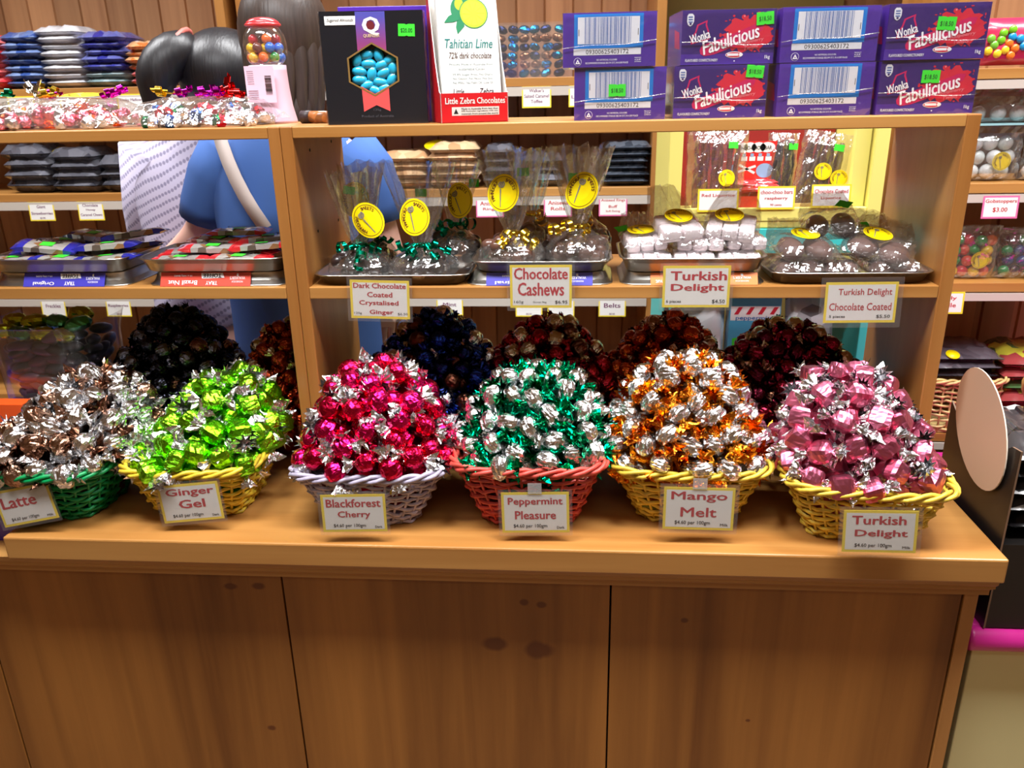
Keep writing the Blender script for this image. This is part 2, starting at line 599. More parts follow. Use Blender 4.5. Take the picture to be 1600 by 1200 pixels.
def heap(name, label, group, loc, rz, a, b, z0, H, p, protos, spacing, seed, layers, core_mat, kpow=3.0, peak=(0, 0), twist_label=None, zmin=-1, back_cut=-.75, cap=300):
    """sweets lying over one another in a mound; each is an object. The unseen middle is one mass of the same foil"""
    rr = random.Random(seed)
    M = Matrix.Translation(loc) @ Matrix.Rotation(rz, 4, 'Z')

    def S(u, v, d):
        rho = (abs(u)**kpow+abs(v)**kpow)**(1/kpow)
        k = max(0, 1-rho**p)
        return Vector(((a-d)*u+peak[0]*k, (b-d)*v+peak[1]*k, z0-d*.6+(H-d*.4)*k))
    count = 0
    protos = list(protos)
    for d in layers:
        pts = []
        grid = {}
        sp = spacing*(1 if d == layers[0] else 1.06)
        tries = 0
        while tries < 5200:
            tries += 1
            u, v = rr.uniform(-1, 1), rr.uniform(-1, 1)
            rho = (abs(u)**kpow+abs(v)**kpow)**(1/kpow)
            if rho > 1.0: continue
            P = S(u, v, d)
            e = .01
            n = (S(u+e, v, d)-S(u-e, v, d)).cross(S(u, v+e, d)-S(u, v-e, d))
            if n.length < 1e-9: continue
            n.normalize()
            if n.y > -back_cut and n.z < .7: continue      # the far side, turned away from every place one could stand
            key = tuple(int(math.floor(c/sp)) for c in P)
            ok = True
            for i in (-1, 0, 1):
                for j in (-1, 0, 1):
                    for k in (-1, 0, 1):
                        for q in grid.get((key[0]+i, key[1]+j, key[2]+k), ()):
                            if (q-P).length < sp: ok = False; break
                        if not ok: break
                    if not ok: break
                if not ok: break
            if not ok: continue
            grid.setdefault(key, []).append(P); pts.append((P, n))
        for P, n in pts:
            if P.z < zmin or count >= cap: continue
            t = Vector((rr.uniform(-1, 1), rr.uniform(-1, 1), rr.uniform(-1, 1)))
            t = (t-t.dot(n)*n*rr.uniform(.75, 1)).normalized()
            if not protos[0][1:]: t = (t-t.dot(n)*n*.97).normalized()
            yv = n.cross(t).normalized(); zv = t.cross(yv)
            rot = Matrix((t, yv, zv)).transposed().to_4x4() @ Matrix.Rotation(rr.uniform(0, 2*PI), 4, 'X')
            W = M @ Matrix.Translation(P+n*rr.uniform(-.004, .004)) @ rot
            ms = protos[rr.randrange(len(protos))]
            o = bpy.data.objects.new(name, ms[0]); col.objects.link(o)
            o.location = W.to_translation(); o.rotation_euler = W.to_euler(); o.scale = (rr.uniform(.92, 1.1),)*3
            tag(o, label, 'sweet', group)
            for tm in ms[1:]:
                c = bpy.data.objects.new('twisted_end', tm); col.objects.link(c); c.parent = o
                if twist_label: c['label'] = twist_label
            count += 1
    # middle of the mound
    d = layers[-1]+.016
    rings = []
    for i in range(1, 11):
        rho = i/10
        ring = []
        for k in range(40):
            th = 2*PI*k/40
            c, s = math.cos(th), math.sin(th)
            e = (abs(c)**kpow+abs(s)**kpow)**(-1/kpow)
            Q = S(rho*e*c, rho*e*s, d)
            ring.append((Q.x+rr.uniform(-.004, .004), Q.y+rr.uniform(-.004, .004), Q.z+rr.uniform(-.004, .004)))
        rings.append(ring)
    mb = MB()
    rings.append([(q[0]*.66, q[1]*.66, min(.012, z0-.03)) for q in rings[-1]])
    mb.rings(rings, 0, False)
    o = mb.build('sweet_heap', core_mat)
    o.location = loc; o.rotation_euler = (0, 0, rz)
    tag(o, 'packed middle of the mound: '+label, 'sweets', kind='stuff')
    return count


PINK = foil('cherry_foil', (236, 30, 108), .2)
PINK2 = foil('cherry_foil_deep', (214, 22, 70), .22)
LIME = foil('lime_foil', (140, 230, 40), .24)
LIME2 = foil('lime_foil_deep', (112, 206, 24), .26)
ROSE = foil('rose_foil', (222, 120, 150), .36, 60, .35)
ROSE2 = foil('rose_foil_deep', (206, 104, 132), .38, 60, .35)
MINT = foil('green_foil', (0, 150, 100), .2)
MINT2 = foil('green_foil_deep', (0, 120, 84), .22)
GOLD = foil('orange_foil', (236, 150, 40), .22)
GOLD2 = foil('orange_foil_deep', (210, 116, 30), .25)
BROWN = foil('brown_foil', (120, 84, 66), .26)
BROWN2 = foil('brown_foil_light', (170, 134, 112), .24)
CHAMP = foil('champagne_foil', (206, 190, 160), .22)

GRP = 'wrapped sweets in the %s'
fr = dict(layers=(0, .022))
cherry = sweet_protos('wrapped_sweet', [PINK, PINK2, PINK, PINK2], [SILVER], .038, .0195, 2, 100, crumple=.07, twist_len=.02, twist_r=.0155)
ginger = sweet_protos('wrapped_sweet', [LIME, LIME, LIME2, LIME], [SILVER], .038, .0185, 3.2, 200, crumple=.07, twist_len=.02, twist_r=.0155)
turk = sweet_protos('wrapped_sweet', [ROSE, ROSE, ROSE2, ROSE], [SILVER], .037, .0165, 6, 300, crumple=.05, twist_len=.02, twist_r=.0145)
mint = sweet_protos('wrapped_sweet', [SILVER, SILVER, SILVER], [MINT, MINT, MINT, MINT2], .031, .0190, 2.3, 400, twist_len=.017, twist_r=.0165, crumple=.16)
mango = sweet_protos('wrapped_sweet', [SILVER, SILVER, SILVER], [GOLD, GOLD, GOLD2, GOLD], .031, .0195, 2.3, 500, twist_len=.017, twist_r=.0160, crumple=.16)
latte = sweet_protos('wrapped_sweet', [SILVER, SILVER, SILVER, SILVER, BROWN2], [BROWN, SILVER, BROWN2, SILVER, SILVER], .033, .0195, 2.3, 600, 5, twist_len=.017, twist_r=.0150, crumple=.18)

BK = [  # loc, rz, wt, dt, wb, db, h, colour, label
    ((.370, .126, 0), .05, .248, .172, .145, .115, .1, (196, 186, 208), 'lilac painted wicker basket of pink wrapped sweets'),
    ((.638, .146, 0), .02, .244, .205, .155, .135, .115, (226, 84, 70), 'coral red painted wicker basket of green and silver sweets'),
    ((.904, .165, 0), 0, .248, .21, .16, .13, .105, (240, 206, 70), 'yellow wicker basket of orange and silver sweets below the Mango Melt card'),
    ((1.178, .108, 0), -.1, .242, .180, .16, .12, .098, (240, 206, 70), 'yellow wicker basket of rose pink sweets by the right end of the counter'),
    ((.055, .165, 0), .05, .225, .23, .155, .16, .098, (245, 212, 60), 'yellow wicker basket of lime green sweets behind the Ginger Gel card'),
    ((-.195, .135, 0), -.03, .235, .22, .145, .135, .1, (0, 150, 80), 'green painted wicker basket of silver and brown sweets'),
]
for i, q in enumerate(BK):
    basket(*q, seed=10+i)
heap('cherry_sweet', 'pink foil sweet with silver twisted ends heaped in the lilac basket', GRP % 'lilac basket', (.374, .140, 0), .05, .124, .100, .104, .146, 2.7, cherry, .0350, 1, fr['layers'], PINK2, peak=(.004, .02), twist_label='silver twisted end')
heap('peppermint_sweet', 'silver and green foil sweet heaped in the coral red basket', GRP % 'red basket', (.645, .16, 0), .02, .130, .112, .116, .120, 2.7, mint, .0335, 2, fr['layers'], MINT2, peak=(.01, .02), twist_label='green twisted end')
heap('mango_sweet', 'silver foil sweet with orange twisted ends in the middle yellow basket', GRP % 'Mango Melt basket', (.902, .17, 0), 0, .130, .112, .108, .146, 2.5, mango, .0335, 3, fr['layers'], GOLD2, peak=(0, .02))
heap('turkish_delight_sweet', 'rose pink block sweet with silver twists in the basket by the counter end', GRP % 'rose pink basket', (1.172, .122, 0), -.08, .122, .098, .102, .144, 2.7, turk, .0355, 4, fr['layers'], ROSE2, peak=(-.025, .03), twist_label='silver twisted end')
heap('ginger_sweet', 'lime green foil sweet with silver twisted ends heaped in a yellow basket', GRP % 'lime green basket', (.068, .165, 0), .05, .108, .118, .10, .125, 2.4, ginger, .0355, 5, fr['layers'], LIME2, peak=(.045, .02), twist_label='silver twisted end')
heap('latte_sweet', 'silver and brown foil sweet heaped in the green basket', GRP % 'green basket', (-.175, .15, 0), -.03, .130, .125, .103, .125, 2.2, latte, .0340, 6, fr['layers'], BROWN, peak=(.04, .03))

# the darker heaps standing behind, inside the shelving units
NAVY = foil('navy_foil', (34, 56, 130), .2); NAVY2 = foil('navy_foil_deep', (24, 32, 70), .24)
CHOC = foil('chocolate_foil', (96, 56, 42), .28)
WINE = foil('wine_foil', (150, 30, 36), .22); WINE2 = foil('wine_foil_deep', (104, 22, 30), .24)
RUST = foil('rust_foil', (196, 84, 36), .24); RUST2 = foil('rust_foil_deep', (150, 56, 26), .26)
MAROON = foil('maroon_foil', (124, 26, 44), .22); MAROON2 = foil('maroon_foil_deep', (80, 20, 34), .24)
JET = foil('black_foil', (46, 46, 54), .22); JET_GLINT = foil('black_foil_glint', (104, 104, 112), .24)  # greys lifted to put the black foil's highlights into its colour
AMBER = foil('amber_foil', (160, 62, 36), .24)
bk = dict(one_mesh=True, twist_len=.014, twist_r=.0115, zig=.2)
navy = sweet_protos('wrapped_sweet', [NAVY, NAVY2, NAVY, CHOC, SILVER], [NAVY, NAVY2, CHAMP, NAVY2, NAVY], .031, .0172, 2, 700, 5, **bk)
wine = sweet_protos('wrapped_sweet', [WINE, WINE2, CHOC, WINE, CHAMP], [WINE, WINE2, CHAMP, WINE2, WINE], .031, .0172, 2, 720, 5, **bk)
rust = sweet_protos('wrapped_sweet', [RUST, RUST2, RUST, RUST2, BROWN2], [RUST2, RUST, BROWN, RUST, CHAMP], .031, .0172, 2, 740, 5, **bk)
maroon = sweet_protos('wrapped_sweet', [MAROON, MAROON2, MAROON, CHAMP, MAROON2], [MAROON2, MAROON, CHAMP, MAROON2, BROWN], .031, .0172, 2, 760, 5, **bk)
jet = sweet_protos('wrapped_sweet', [JET, JET, JET_GLINT, JET, BROWN], [JET, JET_GLINT, JET, JET, JET], .031, .0172, 2.4, 780, 5, **bk)
amber = sweet_protos('wrapped_sweet', [AMBER, RUST2, AMBER, CHAMP], [CHAMP, AMBER, RUST2, AMBER], .031, .0172, 2, 800, 4, **bk)
BH = [
    ('blue_foil_sweet', 'dark blue foil sweet heaped behind the lilac basket', 'blue sweets behind the lilac basket', .43, .30, navy, NAVY2, .155, .02),
    ('red_foil_sweet', 'dark red and brown foil sweet heaped behind the coral red basket', 'dark red sweets behind the red basket', .665, .288, wine, WINE2, .15, 0),
    ('rust_foil_sweet', 'rust orange foil sweet heaped behind the Mango Melt basket', 'rust sweets behind the middle yellow basket', .885, .295, rust, RUST2, .14, .01),
    ('maroon_foil_sweet', 'deep maroon foil sweet heaped behind the rose pink sweets', 'maroon sweets behind the rose pink ones', 1.12, .283, maroon, MAROON2, .165, -.01),
    ('black_foil_sweet', 'black foil sweet heaped under the toffee trays', 'black sweets under the toffee trays', -.085, .308, jet, JET, .145, .005),
    ('amber_foil_sweet', 'amber and clear wrapped sweet heaped against the upright behind the lime ones', 'amber sweets behind the lime green ones', .13, .288, amber, RUST2, .085, .015),
]
for i, (nm, lab, grp, cx, top, pr, core, a, pk) in enumerate(BH):
    heap(nm, lab, grp, (cx, .375, 0), 0, a, .125, .10, top-.116, 2.0, pr, .0300, 30+i, (0, .02), core, kpow=2.4, peak=(pk, 0), zmin=.085)

# ------------------------------------------------------------------ price cards
def card(loc, rz, tilt, spin, wid, hei, lines, label, edge=YELLOW, tape=False, margin=.005, name='price_card', group=None, ink=RED_INK, sleeve=True, bw=.0042):
    """lines: (text, centre x, centre z, width, height, bold, ink); positions as fractions of the card from its middle"""
    M = Matrix.Rotation(rz, 4, 'Z') @ Matrix.Rotation(tilt, 4, 'X') @ Matrix.Rotation(spin, 4, 'Y')
    e = empty(name, label, 'price card', loc, group=group, rot=M.to_euler())
    mb = MB()
    mb.box(-wid/2, wid/2, 0, .0006, -hei/2, hei/2, 0)
    mb.quad([(-wid/2+bw, -.0001, -hei/2+bw), (wid/2-bw, -.0001, -hei/2+bw), (wid/2-bw, -.0001, hei/2-bw), (-wid/2+bw, -.0001, hei/2-bw)], 1)
    for t in lines:
        s, cx, cz, tw, th, bold, ik = t
        mb.text(s, cx*wid, cz*hei, tw*wid if tw else None, th*hei if th else None, {RED_INK: 2, BLACK_INK: 3, PURPLE_INK: 4}[ik], bold, -.0003)
    mb.build('card', [edge, WHITE, RED_INK, BLACK_INK, PURPLE_INK], e)
    if sleeve:
        mb = MB().box(-wid/2-margin, wid/2+margin, -.0009, -.0006, -hei/2-margin, hei/2+margin, 0)
        mb.build('plastic_sleeve', SLEEVE, e)
    if tape:
        MB().box(-.011, .011, -.0016, -.001, hei/2-.002, hei/2+.016, 0).build('clear_tape', film('tape', gloss=.1, haze=.25, scale=8, strength=.1, rough=.2), e)
    return e


Rk, Bk_ = RED_INK, BLACK_INK
small = lambda a, b: [(a, -.08, -.34, .5, .11, .014, Bk_), (b, .37, -.37, .11, .06, .013, Bk_)]
card((-.2, .018, .052), R(2), R(-6), R(-11), .098, .064, [('Latte', -.1, .14, .62, .3, .03, Rk)]+small('$4.60 per 100gm', 'Milk'), 'card reading Latte, tilted, on the green basket')
card((.077, .036, .053), R(3), R(-5), R(-5), .103, .067, [('Ginger', .02, .27, .78, .24, .03, Rk), ('Gel', .02, -.03, .42, .22, .03, Rk)]+small('$4.60 per 100gm', 'Dark'), 'card reading Ginger Gel on the yellow basket of lime sweets')
card((.361, .010, .0535), R(3), R(-4), R(-.5), .104, .065, [('Blackforest', 0, .27, .84, .21, .03, Rk), ('Cherry', 0, -.05, .5, .21, .03, Rk)]+small('$4.60 per 100gm', 'Dark'), 'card reading Blackforest Cherry on the lilac basket')
card((.652, .026, .052), R(1), R(-4), R(-1.2), .108, .07, [('Peppermint', 0, .26, .8, .22, .03, Rk), ('Pleasure', 0, -.06, .6, .2, .03, Rk)]+small('$4.60 per 100gm', 'Dark'), 'card reading Peppermint Pleasure on the coral red basket', tape=True)
card((.909, .030, .062), R(0), R(-4), R(.4), .110, .072, [('Mango', 0, .28, .78, .24, .02, Rk), ('Melt', 0, -.08, .5, .22, .02, Rk)]+small('$4.60 per 100gm', 'Milk'), 'card reading Mango Melt on the middle yellow basket', tape=True, margin=.006)
card((1.172, -.012, .052), R(-4), R(-4), R(-2.5), .106, .069, [('Turkish', -.02, .27, .72, .2, .03, Rk), ('Delight', .02, -.06, .7, .2, .03, Rk)]+small('$4.60 per 100gm', 'Milk'), 'card reading Turkish Delight $4.60 per 100gm hanging low on the rightmost yellow basket', margin=.006)
# cards hanging from the middle shelf
card((.382, .203, .357), 0, R(-3), R(1.5), .102, .066,
     [('Dark Chocolate', 0, .36, .88, .13, .03, Rk), ('Coated', .0, .13, .42, .13, .03, Rk), ('Crystalised', -.02, -.1, .66, .15, .03, Rk), ('Ginger', .02, -.34, .4, .14, .03, Rk),
      ('120g', -.38, -.37, .13, .07, .008, Bk_), ('$6.50', .38, -.37, .17, .07, .008, Bk_)], 'card reading Dark Chocolate Coated Crystalised Ginger hanging from the shelf')
card((.656, .203, .379), 0, R(-3), R(0), .103, .072,
     [('Chocolate', 0, .3, .86, .26, .03, Rk), ('Cashews', 0, -.06, .74, .3, .03, Rk), ('160g', -.36, -.37, .15, .08, .008, Bk_), ('Gusset Bag', -.02, -.37, .22, .05, .004, Bk_), ('$6.95', .33, -.37, .2, .085, .01, Bk_)], 'card reading Chocolate Cashews $6.95 under the gold ribbon bags')
card((.911, .203, .378), 0, R(-3), R(0), .109, .069,
     [('Turkish', .03, .26, .82, .21, .03, Rk), ('Delight', .02, -.04, .78, .21, .03, Rk), ('6 pieces', -.33, -.36, .22, .09, .01, Bk_), ('$4.50', .34, -.36, .19, .1, .015, Bk_)], 'card reading Turkish Delight $4.50 below the pale packets on the shelf')
card((1.176, .203, .351), 0, R(-3), R(-.5), .114, .067,
     [('Turkish Delight', .05, .24, .74, .2, .012, Rk), ('Chocolate Coated', 0, -.1, .86, .18, .012, Rk), ('5 pieces', -.31, -.35, .22, .08, .01, Bk_), ('$5.50', .33, -.35, .19, .09, .012, Bk_)], 'card reading Turkish Delight Chocolate Coated hanging at the shelf end', margin=.008)


def sticker(mb, cx, cz, s, m, mink, rot=0, y=-.0008, text='$18.50'):
    """small two-line green price ticket with notched ends"""
    c, q = math.cos(rot), math.sin(rot)
    pts = [(-.5, -.34), (-.1, -.34), (0, -.3), (.1, -.34), (.5, -.34), (.5, .34), (.1, .34), (0, .3), (-.1, .34), (-.5, .34)]
    mb.quad([(cx+s*(a*c-b*q), y, cz+s*(a*q+b*c)) for a, b in pts], m)
    if text: mb.text(text, cx, cz-.03*s, s*.7, s*.27, mink, .01, y-.0002, rot)


# ------------------------------------------------------------------ boxes of confectionery
VIOLET = plain('violet_print', (74, 44, 140), .3, coat=.6)
VIOLET_D = plain('violet_print_dark', (56, 34, 104), .3, coat=.6)
BLUE_P = plain('blue_print', (30, 116, 196), .3, coat=.5)
PALE = plain('label_print', (214, 214, 220), .35, coat=.5)
BAR = plain('barcode_print', (60, 96, 160), .35, coat=.4)
MAG = plain('magenta_print', (196, 30, 90), .3, coat=.5)
REDP = plain('red_print', (206, 40, 62), .3, coat=.5)
WHITEP = plain('white_print', (240, 238, 240), .35, coat=.3)
PINKP = plain('pink_print', (232, 140, 150), .35, coat=.3)
WRAP = film('shrink_wrap', gloss=.07, haze=.012, scale=26, strength=.9, rough=.1)
BMATS = [VIOLET, BLUE_P, PALE, BAR, BLACK_INK, WHITEP, MAG, REDP, PINKP, VIOLET_D]


def sweets_box(loc, rz, kind, label, ticket=None, W=.143, D=.115, H=.0775):
    e = empty('confectionery_box', label, 'box', loc, rz, 'boxes of fruit sweets on the top shelf')
    mb = MB().box(-W/2, W/2, 0, D, 0, H, 0)
    X = lambda u: (u-.5)*W
    Z = lambda v: v*H

    def rect(u0, u1, v0, v1, m, y=-.0002): mb.quad([(X(u0), y, Z(v0)), (X(u1), y, Z(v0)), (X(u1), y, Z(v1)), (X(u0), y, Z(v1))], m)

    def ell(u, v, ru, rv, m, y, n=20, jag=0, seed=0):
        r_ = random.Random(seed)
        mb.quad([(X(u+ru*math.cos(2*PI*k/n)*(1+jag*r_.uniform(-1, 1))), y, Z(v+rv*math.sin(2*PI*k/n)*(1+jag*r_.uniform(-1, 1)))) for k in range(n)], m)
    rot = R(20)
    if kind == 'code':
        rect(.12, .86, .35, .975, 1)
        rect(.16, .82, .43, .92, 2, -.0004)
        r_ = random.Random(5); u = .235
        while u < .74:
            wv = r_.choice((.004, .004, .008, .011))
            rect(u, u+wv, .435, .915, 3, -.0006)
            u += wv+r_.choice((.005, .005, .009, .012))
        for u in (.168, .802): rect(u, u+.006, .58, .7, 4, -.0006)
        rect(.115, .84, .225, .345, 2)
        mb.text('09300625403172', X(.478), Z(.285), W*.46, H*.082, 4, .004, -.0004)
        ell(.16, .105, .042, .078, 5, -.0002); ell(.16, .105, .038, .071, 0, -.0004)
        mb.quad([(X(.135), -.0006, Z(.065)), (X(.187), -.0006, Z(.065)), (X(.16), -.0006, Z(.155))], 5)
        mb.quad([(X(.153), -.0008, Z(.085)), (X(.169), -.0008, Z(.085)), (X(.16), -.0008, Z(.115))], 0)
        mb.text('NO ARTIFICIAL COLOURS', X(.475), Z(.135), W*.22, H*.032, 5, .004)
        mb.text('RECOMMENDED STORAGE: BELOW 25°C, IN A DRY PLACE', X(.475), Z(.075), W*.46, H*.04, 5, .006)
        for k, v in enumerate((.16, .125, .09)): mb.text(('PRODUCT', 'OF', 'AUSTRALIA')[k], X(.81), Z(v), W*.07, H*.022, 5, .004)
        # edge of the long side print
    else:
        rect(0, 1, 0, 1, 9, -.0001)
        rect(0, 1, 0, .2, 0, -.00015)
        ell(.72, .55, .25, .32, 7, -.0003, 40, .2, 3)
        r_ = random.Random(9)
        for k in range(26):
            a = r_.uniform(0, 2*PI); q = r_.uniform(.85, 1.25)
            u, v = .72+.25*q*math.cos(a), .55+.34*q*math.sin(a)
            if .05 < u < .97 and .08 < v < .97: ell(u, v, .012*r_.uniform(.5, 1.6), .02*r_.uniform(.5, 1.6), 7, -.00035, 10)
        ell(.655, .86, .025, .045, 7, -.00035); ell(.66, .875, .008, .015, 8, -.0005)
        # hat outline behind the first word
        mb.quad([(X(a), -.0004, Z(b)) for a, b in ((.1, .38), (.3, .47), (.29, .62), (.265, .74), (.27, .82), (.16, .74), (.14, .6), (.1, .5))], 6)
        mb.quad([(X(a), -.00055, Z(b)) for a, b in ((.115, .41), (.285, .485), (.275, .61), (.25, .72), (.25, .78), (.175, .72), (.155, .59), (.115, .5))], 9)
        # pink swash behind the main word
        mb.quad([(X(a), -.0004, Z(b)) for a, b in ((.21, .2), (.25, .16), (.36, .19), (.62, .36), (.86, .62), (.88, .74), (.8, .74), (.55, .56), (.3, .4), (.22, .36), (.2, .27))], 6)
        mb.text('Wonka', X(.195), Z(.52), W*.215, H*.16, 5, .03, -.0008, R(17))
        mb.text('Fabulicious', X(.525), Z(.46), W*.62, H*.25, 5, .03, -.001, R(16), None, .2)
        mb.text('Raspberry', X(.76), Z(.42), W*.25, H*.085, 8, .0, -.0008, R(8), None, .25)
        mb.text('Twists', X(.75), Z(.31), W*.15, H*.075, 8, .0, -.0008, R(8), None, .25)
        ell(.575, .175, .095, .06, 5, -.0006, 24); ell(.575, .175, .088, .048, 7, -.0008, 24)
        rect(.5, .62, .155, .2, 5, -.0009); ell(.645, .175, .02, .035, 5, -.0009, 14)
        mb.text('FLAVOURED CONFECTIONERY', X(.225), Z(.085), W*.35, H*.05, 5, .014, -.0006)
        mb.text('1kg', X(.935), Z(.115), W*.055, H*.085, 5, .015, -.0006)
        mb.quad([(X(u), -.0006, Z(v)) for u, v in ((.06, .74), (.085, .71), (.11, .74), (.125, .8), (.125, .9), (.105, .94), (.065, .94), (.05, .9), (.05, .8))], 2)
        for k in range(3): rect(.065, .11, .87-.045*k, .89-.045*k, 3, -.0008)
        ell(.088, .755, .012, .02, 9, -.0008, 10)
        ell(.58, .06, .008, .013, 5, -.0006, 8)
    # printed long side seen at an angle
    mb.add([(-W/2-.0002, .012, H*.3), (-W/2-.0002, .055, H*.35), (-W/2-.0002, .06, H*.7), (-W/2-.0002, .02, H*.62)], [(0, 1, 2, 3)], 6)
    mb.build('carton', BMATS, e)
    if ticket:
        t = MB(); sticker(t, X(ticket[0]), Z(ticket[1]), W*.185, 0, 1, ticket[2], 0)
        t.build('price_sticker', [GREEN_ST, GREEN_INK], e, loc=(0, -.0016, 0))
    # clear shrink wrap with a pulled seam line
    f = MB()
    seam = []
    r_ = random.Random(int(loc[0]*1000+loc[2]*77))
    nx, nz = 14, 9
    for j in range(nz):
        for i in range(nx):
            u, v = i/(nx-1), j/(nz-1)
            f.v.append((X(u)*1.006, -.0024-r_.uniform(0, .0013)*(.3 if .2 < u < .8 else 1.4), Z(v)*1.004))
    for j in range(nz-1):
        for i in range(nx-1):
            a = j*nx+i; f.f.append((a, a+1, a+nx+1, a+nx)); f.m.append(0); f.s.append(False)
    f.box(-W/2-.0012, W/2+.0012, 0, D+.001, H+.0002, H+.0006, 0)
    f.build('shrink_wrap', WRAP, e)
    s0 = r_.uniform(.35, .42)
    pts = [(X(u), -.0032, Z(s0+.12*u*(1 if kind == 'code' else -.6)+.02*math.sin(7*u))) for u in [k/12 for k in range(13)]]
    MB().tube(pts, [.0003+.0005*abs(math.sin(3*k+loc[0]*9)) for k in range(13)], 4).build('wrap_seam', film('seam_film', gloss=.35, haze=.25, scale=90, strength=1), e)
    return e


ZT = .6392
sweets_box((.781, .246, ZT), R(0), 'code', 'violet box with a barcode and a green ticket, bottom of the first stack', (.47, .57, 0))
sweets_box((.763, .243, ZT+.0787), R(.5), 'code', 'violet box with a barcode resting top of the stack nearest the lime chocolate')
sweets_box((.937, .25, ZT), R(1), 'front', 'violet red splash box on the shelf beside the barcode box with a green ticket', (.86, .87, R(-5)))
sweets_box((.945, .256, ZT+.0787), R(4), 'front', 'violet red splash box resting on another, green ticket in its upper corner', (.88, .83, R(4)))
sweets_box((1.097, .25, ZT), R(3), 'code', 'violet barcode box without a ticket sitting on the shelf between two red splash boxes', W=.146)
sweets_box((1.096, .252, ZT+.0787), R(3), 'code', 'upper violet barcode box without a ticket between two red splash boxes', W=.146)
sweets_box((1.25, .252, ZT), R(1), 'front', 'violet red splash box at the shelf end, lower one', (.52, .7, R(-1)), W=.146)
sweets_box((1.252, .25, ZT+.0787), R(1.5), 'front', 'violet red splash box at the shelf end, upper one', (.58, .64, R(-3)), W=.148)

# black gift box of blue sugared almonds
ab = empty('almond_box', 'black square gift box with a hexagon window of blue almonds', 'box', (.388, .262, ZT), R(6))
W, H, D = .163, .170, .052
HEX = [(0, .122), (.0385, .1005), (.0385, .066), (0, .045), (-.0385, .066), (-.0385, .1005)]
HEX = [(x-.002, z) for x, z in HEX]
BLACKC = plain('black_card', (26, 28, 34), .22, coat=.7)
mb = MB()
mb.box(-W/2, W/2, .020, D, 0, H, 0)
rect_pts = [(-.002, H), (W/2, H), (W/2, .0832), (W/2, 0), (-.002, 0), (-W/2, 0), (-W/2, .0832), (-W/2, H)]
ring_hex = [HEX[0], ((HEX[0][0]+HEX[1][0])/2, (HEX[0][1]+HEX[1][1])/2), ((HEX[1][0]+HEX[2][0])/2, .0832), ((HEX[2][0]+HEX[3][0])/2, (HEX[2][1]+HEX[3][1])/2), HEX[3], ((HEX[3][0]+HEX[4][0])/2, (HEX[3][1]+HEX[4][1])/2), (HEX[4][0], .0832), ((HEX[5][0]+HEX[0][0])/2, (HEX[5][1]+HEX[0][1])/2)]
HX = [HEX[0], HEX[1], HEX[2], HEX[3], HEX[4], HEX[5]]
# front face with the hexagonal opening
outer = [(-.002, H), (W/2, H), (W/2, 0), (-.002, 0), (-W/2, 0), (-W/2, H)]
for i in range(6):
    j = (i+1) % 6
    mb.quad([(outer[i][0], 0, outer[i][1]), (HX[i][0], 0, HX[i][1]), (HX[j][0], 0, HX[j][1]), (outer[j][0], 0, outer[j][1])], 0)
    mb.quad([(HX[i][0], 0, HX[i][1]), (HX[i][0], .02, HX[i][1]), (HX[j][0], .02, HX[j][1]), (HX[j][0], 0, HX[j][1])], 0)
for a, b in (((-W/2, 0), (-W/2, H)), ((-W/2, H), (W/2, H)), ((W/2, H), (W/2, 0)), ((W/2, 0), (-W/2, 0))):
    mb.quad([(a[0], 0, a[1]), (b[0], 0, b[1]), (b[0], .02, b[1]), (a[0], .02, a[1])], 0)
mb.build('box_shell', BLACKC, ab)
mb = MB()
for i in range(6):
    j = (i+1) % 6
    k = lambda p, s: (-.002+(p[0]+.002)*s, -.0006, .0835+(p[1]-.0835)*s)
    mb.quad([k(HX[i], 1.06), k(HX[i], .985), k(HX[j], .985), k(HX[j], 1.06)])
mb.build('window_border', plain('gold_print', (196, 160, 96), .3, .7), ab)
m, nt, b = new_mat('ribbon_print')
tc = nt.nodes.new('ShaderNodeTexCoord'); sp = nt.nodes.new('ShaderNodeSeparateXYZ'); link(nt, tc.outputs['Object'], sp.inputs[0])
mr = nt.nodes.new('ShaderNodeMapRange'); mr.inputs['From Min'].default_value = .0; mr.inputs['From Max'].default_value = .17
link(nt, sp.outputs[2], mr.inputs['Value'])
cr = nt.nodes.new('ShaderNodeValToRGB')
cr.color_ramp.elements[0].position = .3; cr.color_ramp.elements[0].color = lin((226, 84, 84))
cr.color_ramp.elements[1].position = .95; cr.color_ramp.elements[1].color = lin((84, 82, 170))
e_ = cr.color_ramp.elements.new(.72); e_.color = lin((140, 66, 120))
link(nt, mr.outputs[0], cr.inputs[0]); link(nt, cr.outputs[0], b.inputs['Base Color']); b.inputs['Roughness'].default_value = .3
mb = MB()
mb.quad([(-.025, -.0004, .1085), (-.025, -.0004, H-.001), (.022, -.0004, H-.001), (.021, -.0004, .1085), (-.002, -.0004, .1215)])
mb.build('ribbon_band', MATS['ribbon_print'], ab)
mb = MB()
mb.quad([(-.023, -.0004, .0585), (-.002, -.0004, .0465), (.021, -.0004, .0585), (.021, -.0004, .0195), (-.001, -.0004, .0295), (-.022, -.0004, .0195)])
mb.build('ribbon_tail', MATS['ribbon_print'], ab)
mb = MB()
mb.text('Q', -.001, .1475, .025, .0265, 0, .05, -.0008)
em = MB().lathe([(.0065, 0), (.0065, .0002)], 18, 0, False, M=Matrix.Translation((-.0015, -.0008, .149)) @ Matrix.Rotation(PI/2, 4, 'X'))
em.build('emblem', plain('brown_print', (110, 34, 40), .4), ab)
qn = MB().text('QUENZER', -.001, .1335, .026, .0055, 0, .02, -.0009)
qn.build('maker_lettering', plain('cream_print', (222, 196, 150), .4), ab)
sm = MB().text('Product of Australia', .0, .0125, .052, .004, 0, .0, -.0006)
sm.build('small_print', plain('grey_print', (70, 72, 80), .4), ab)
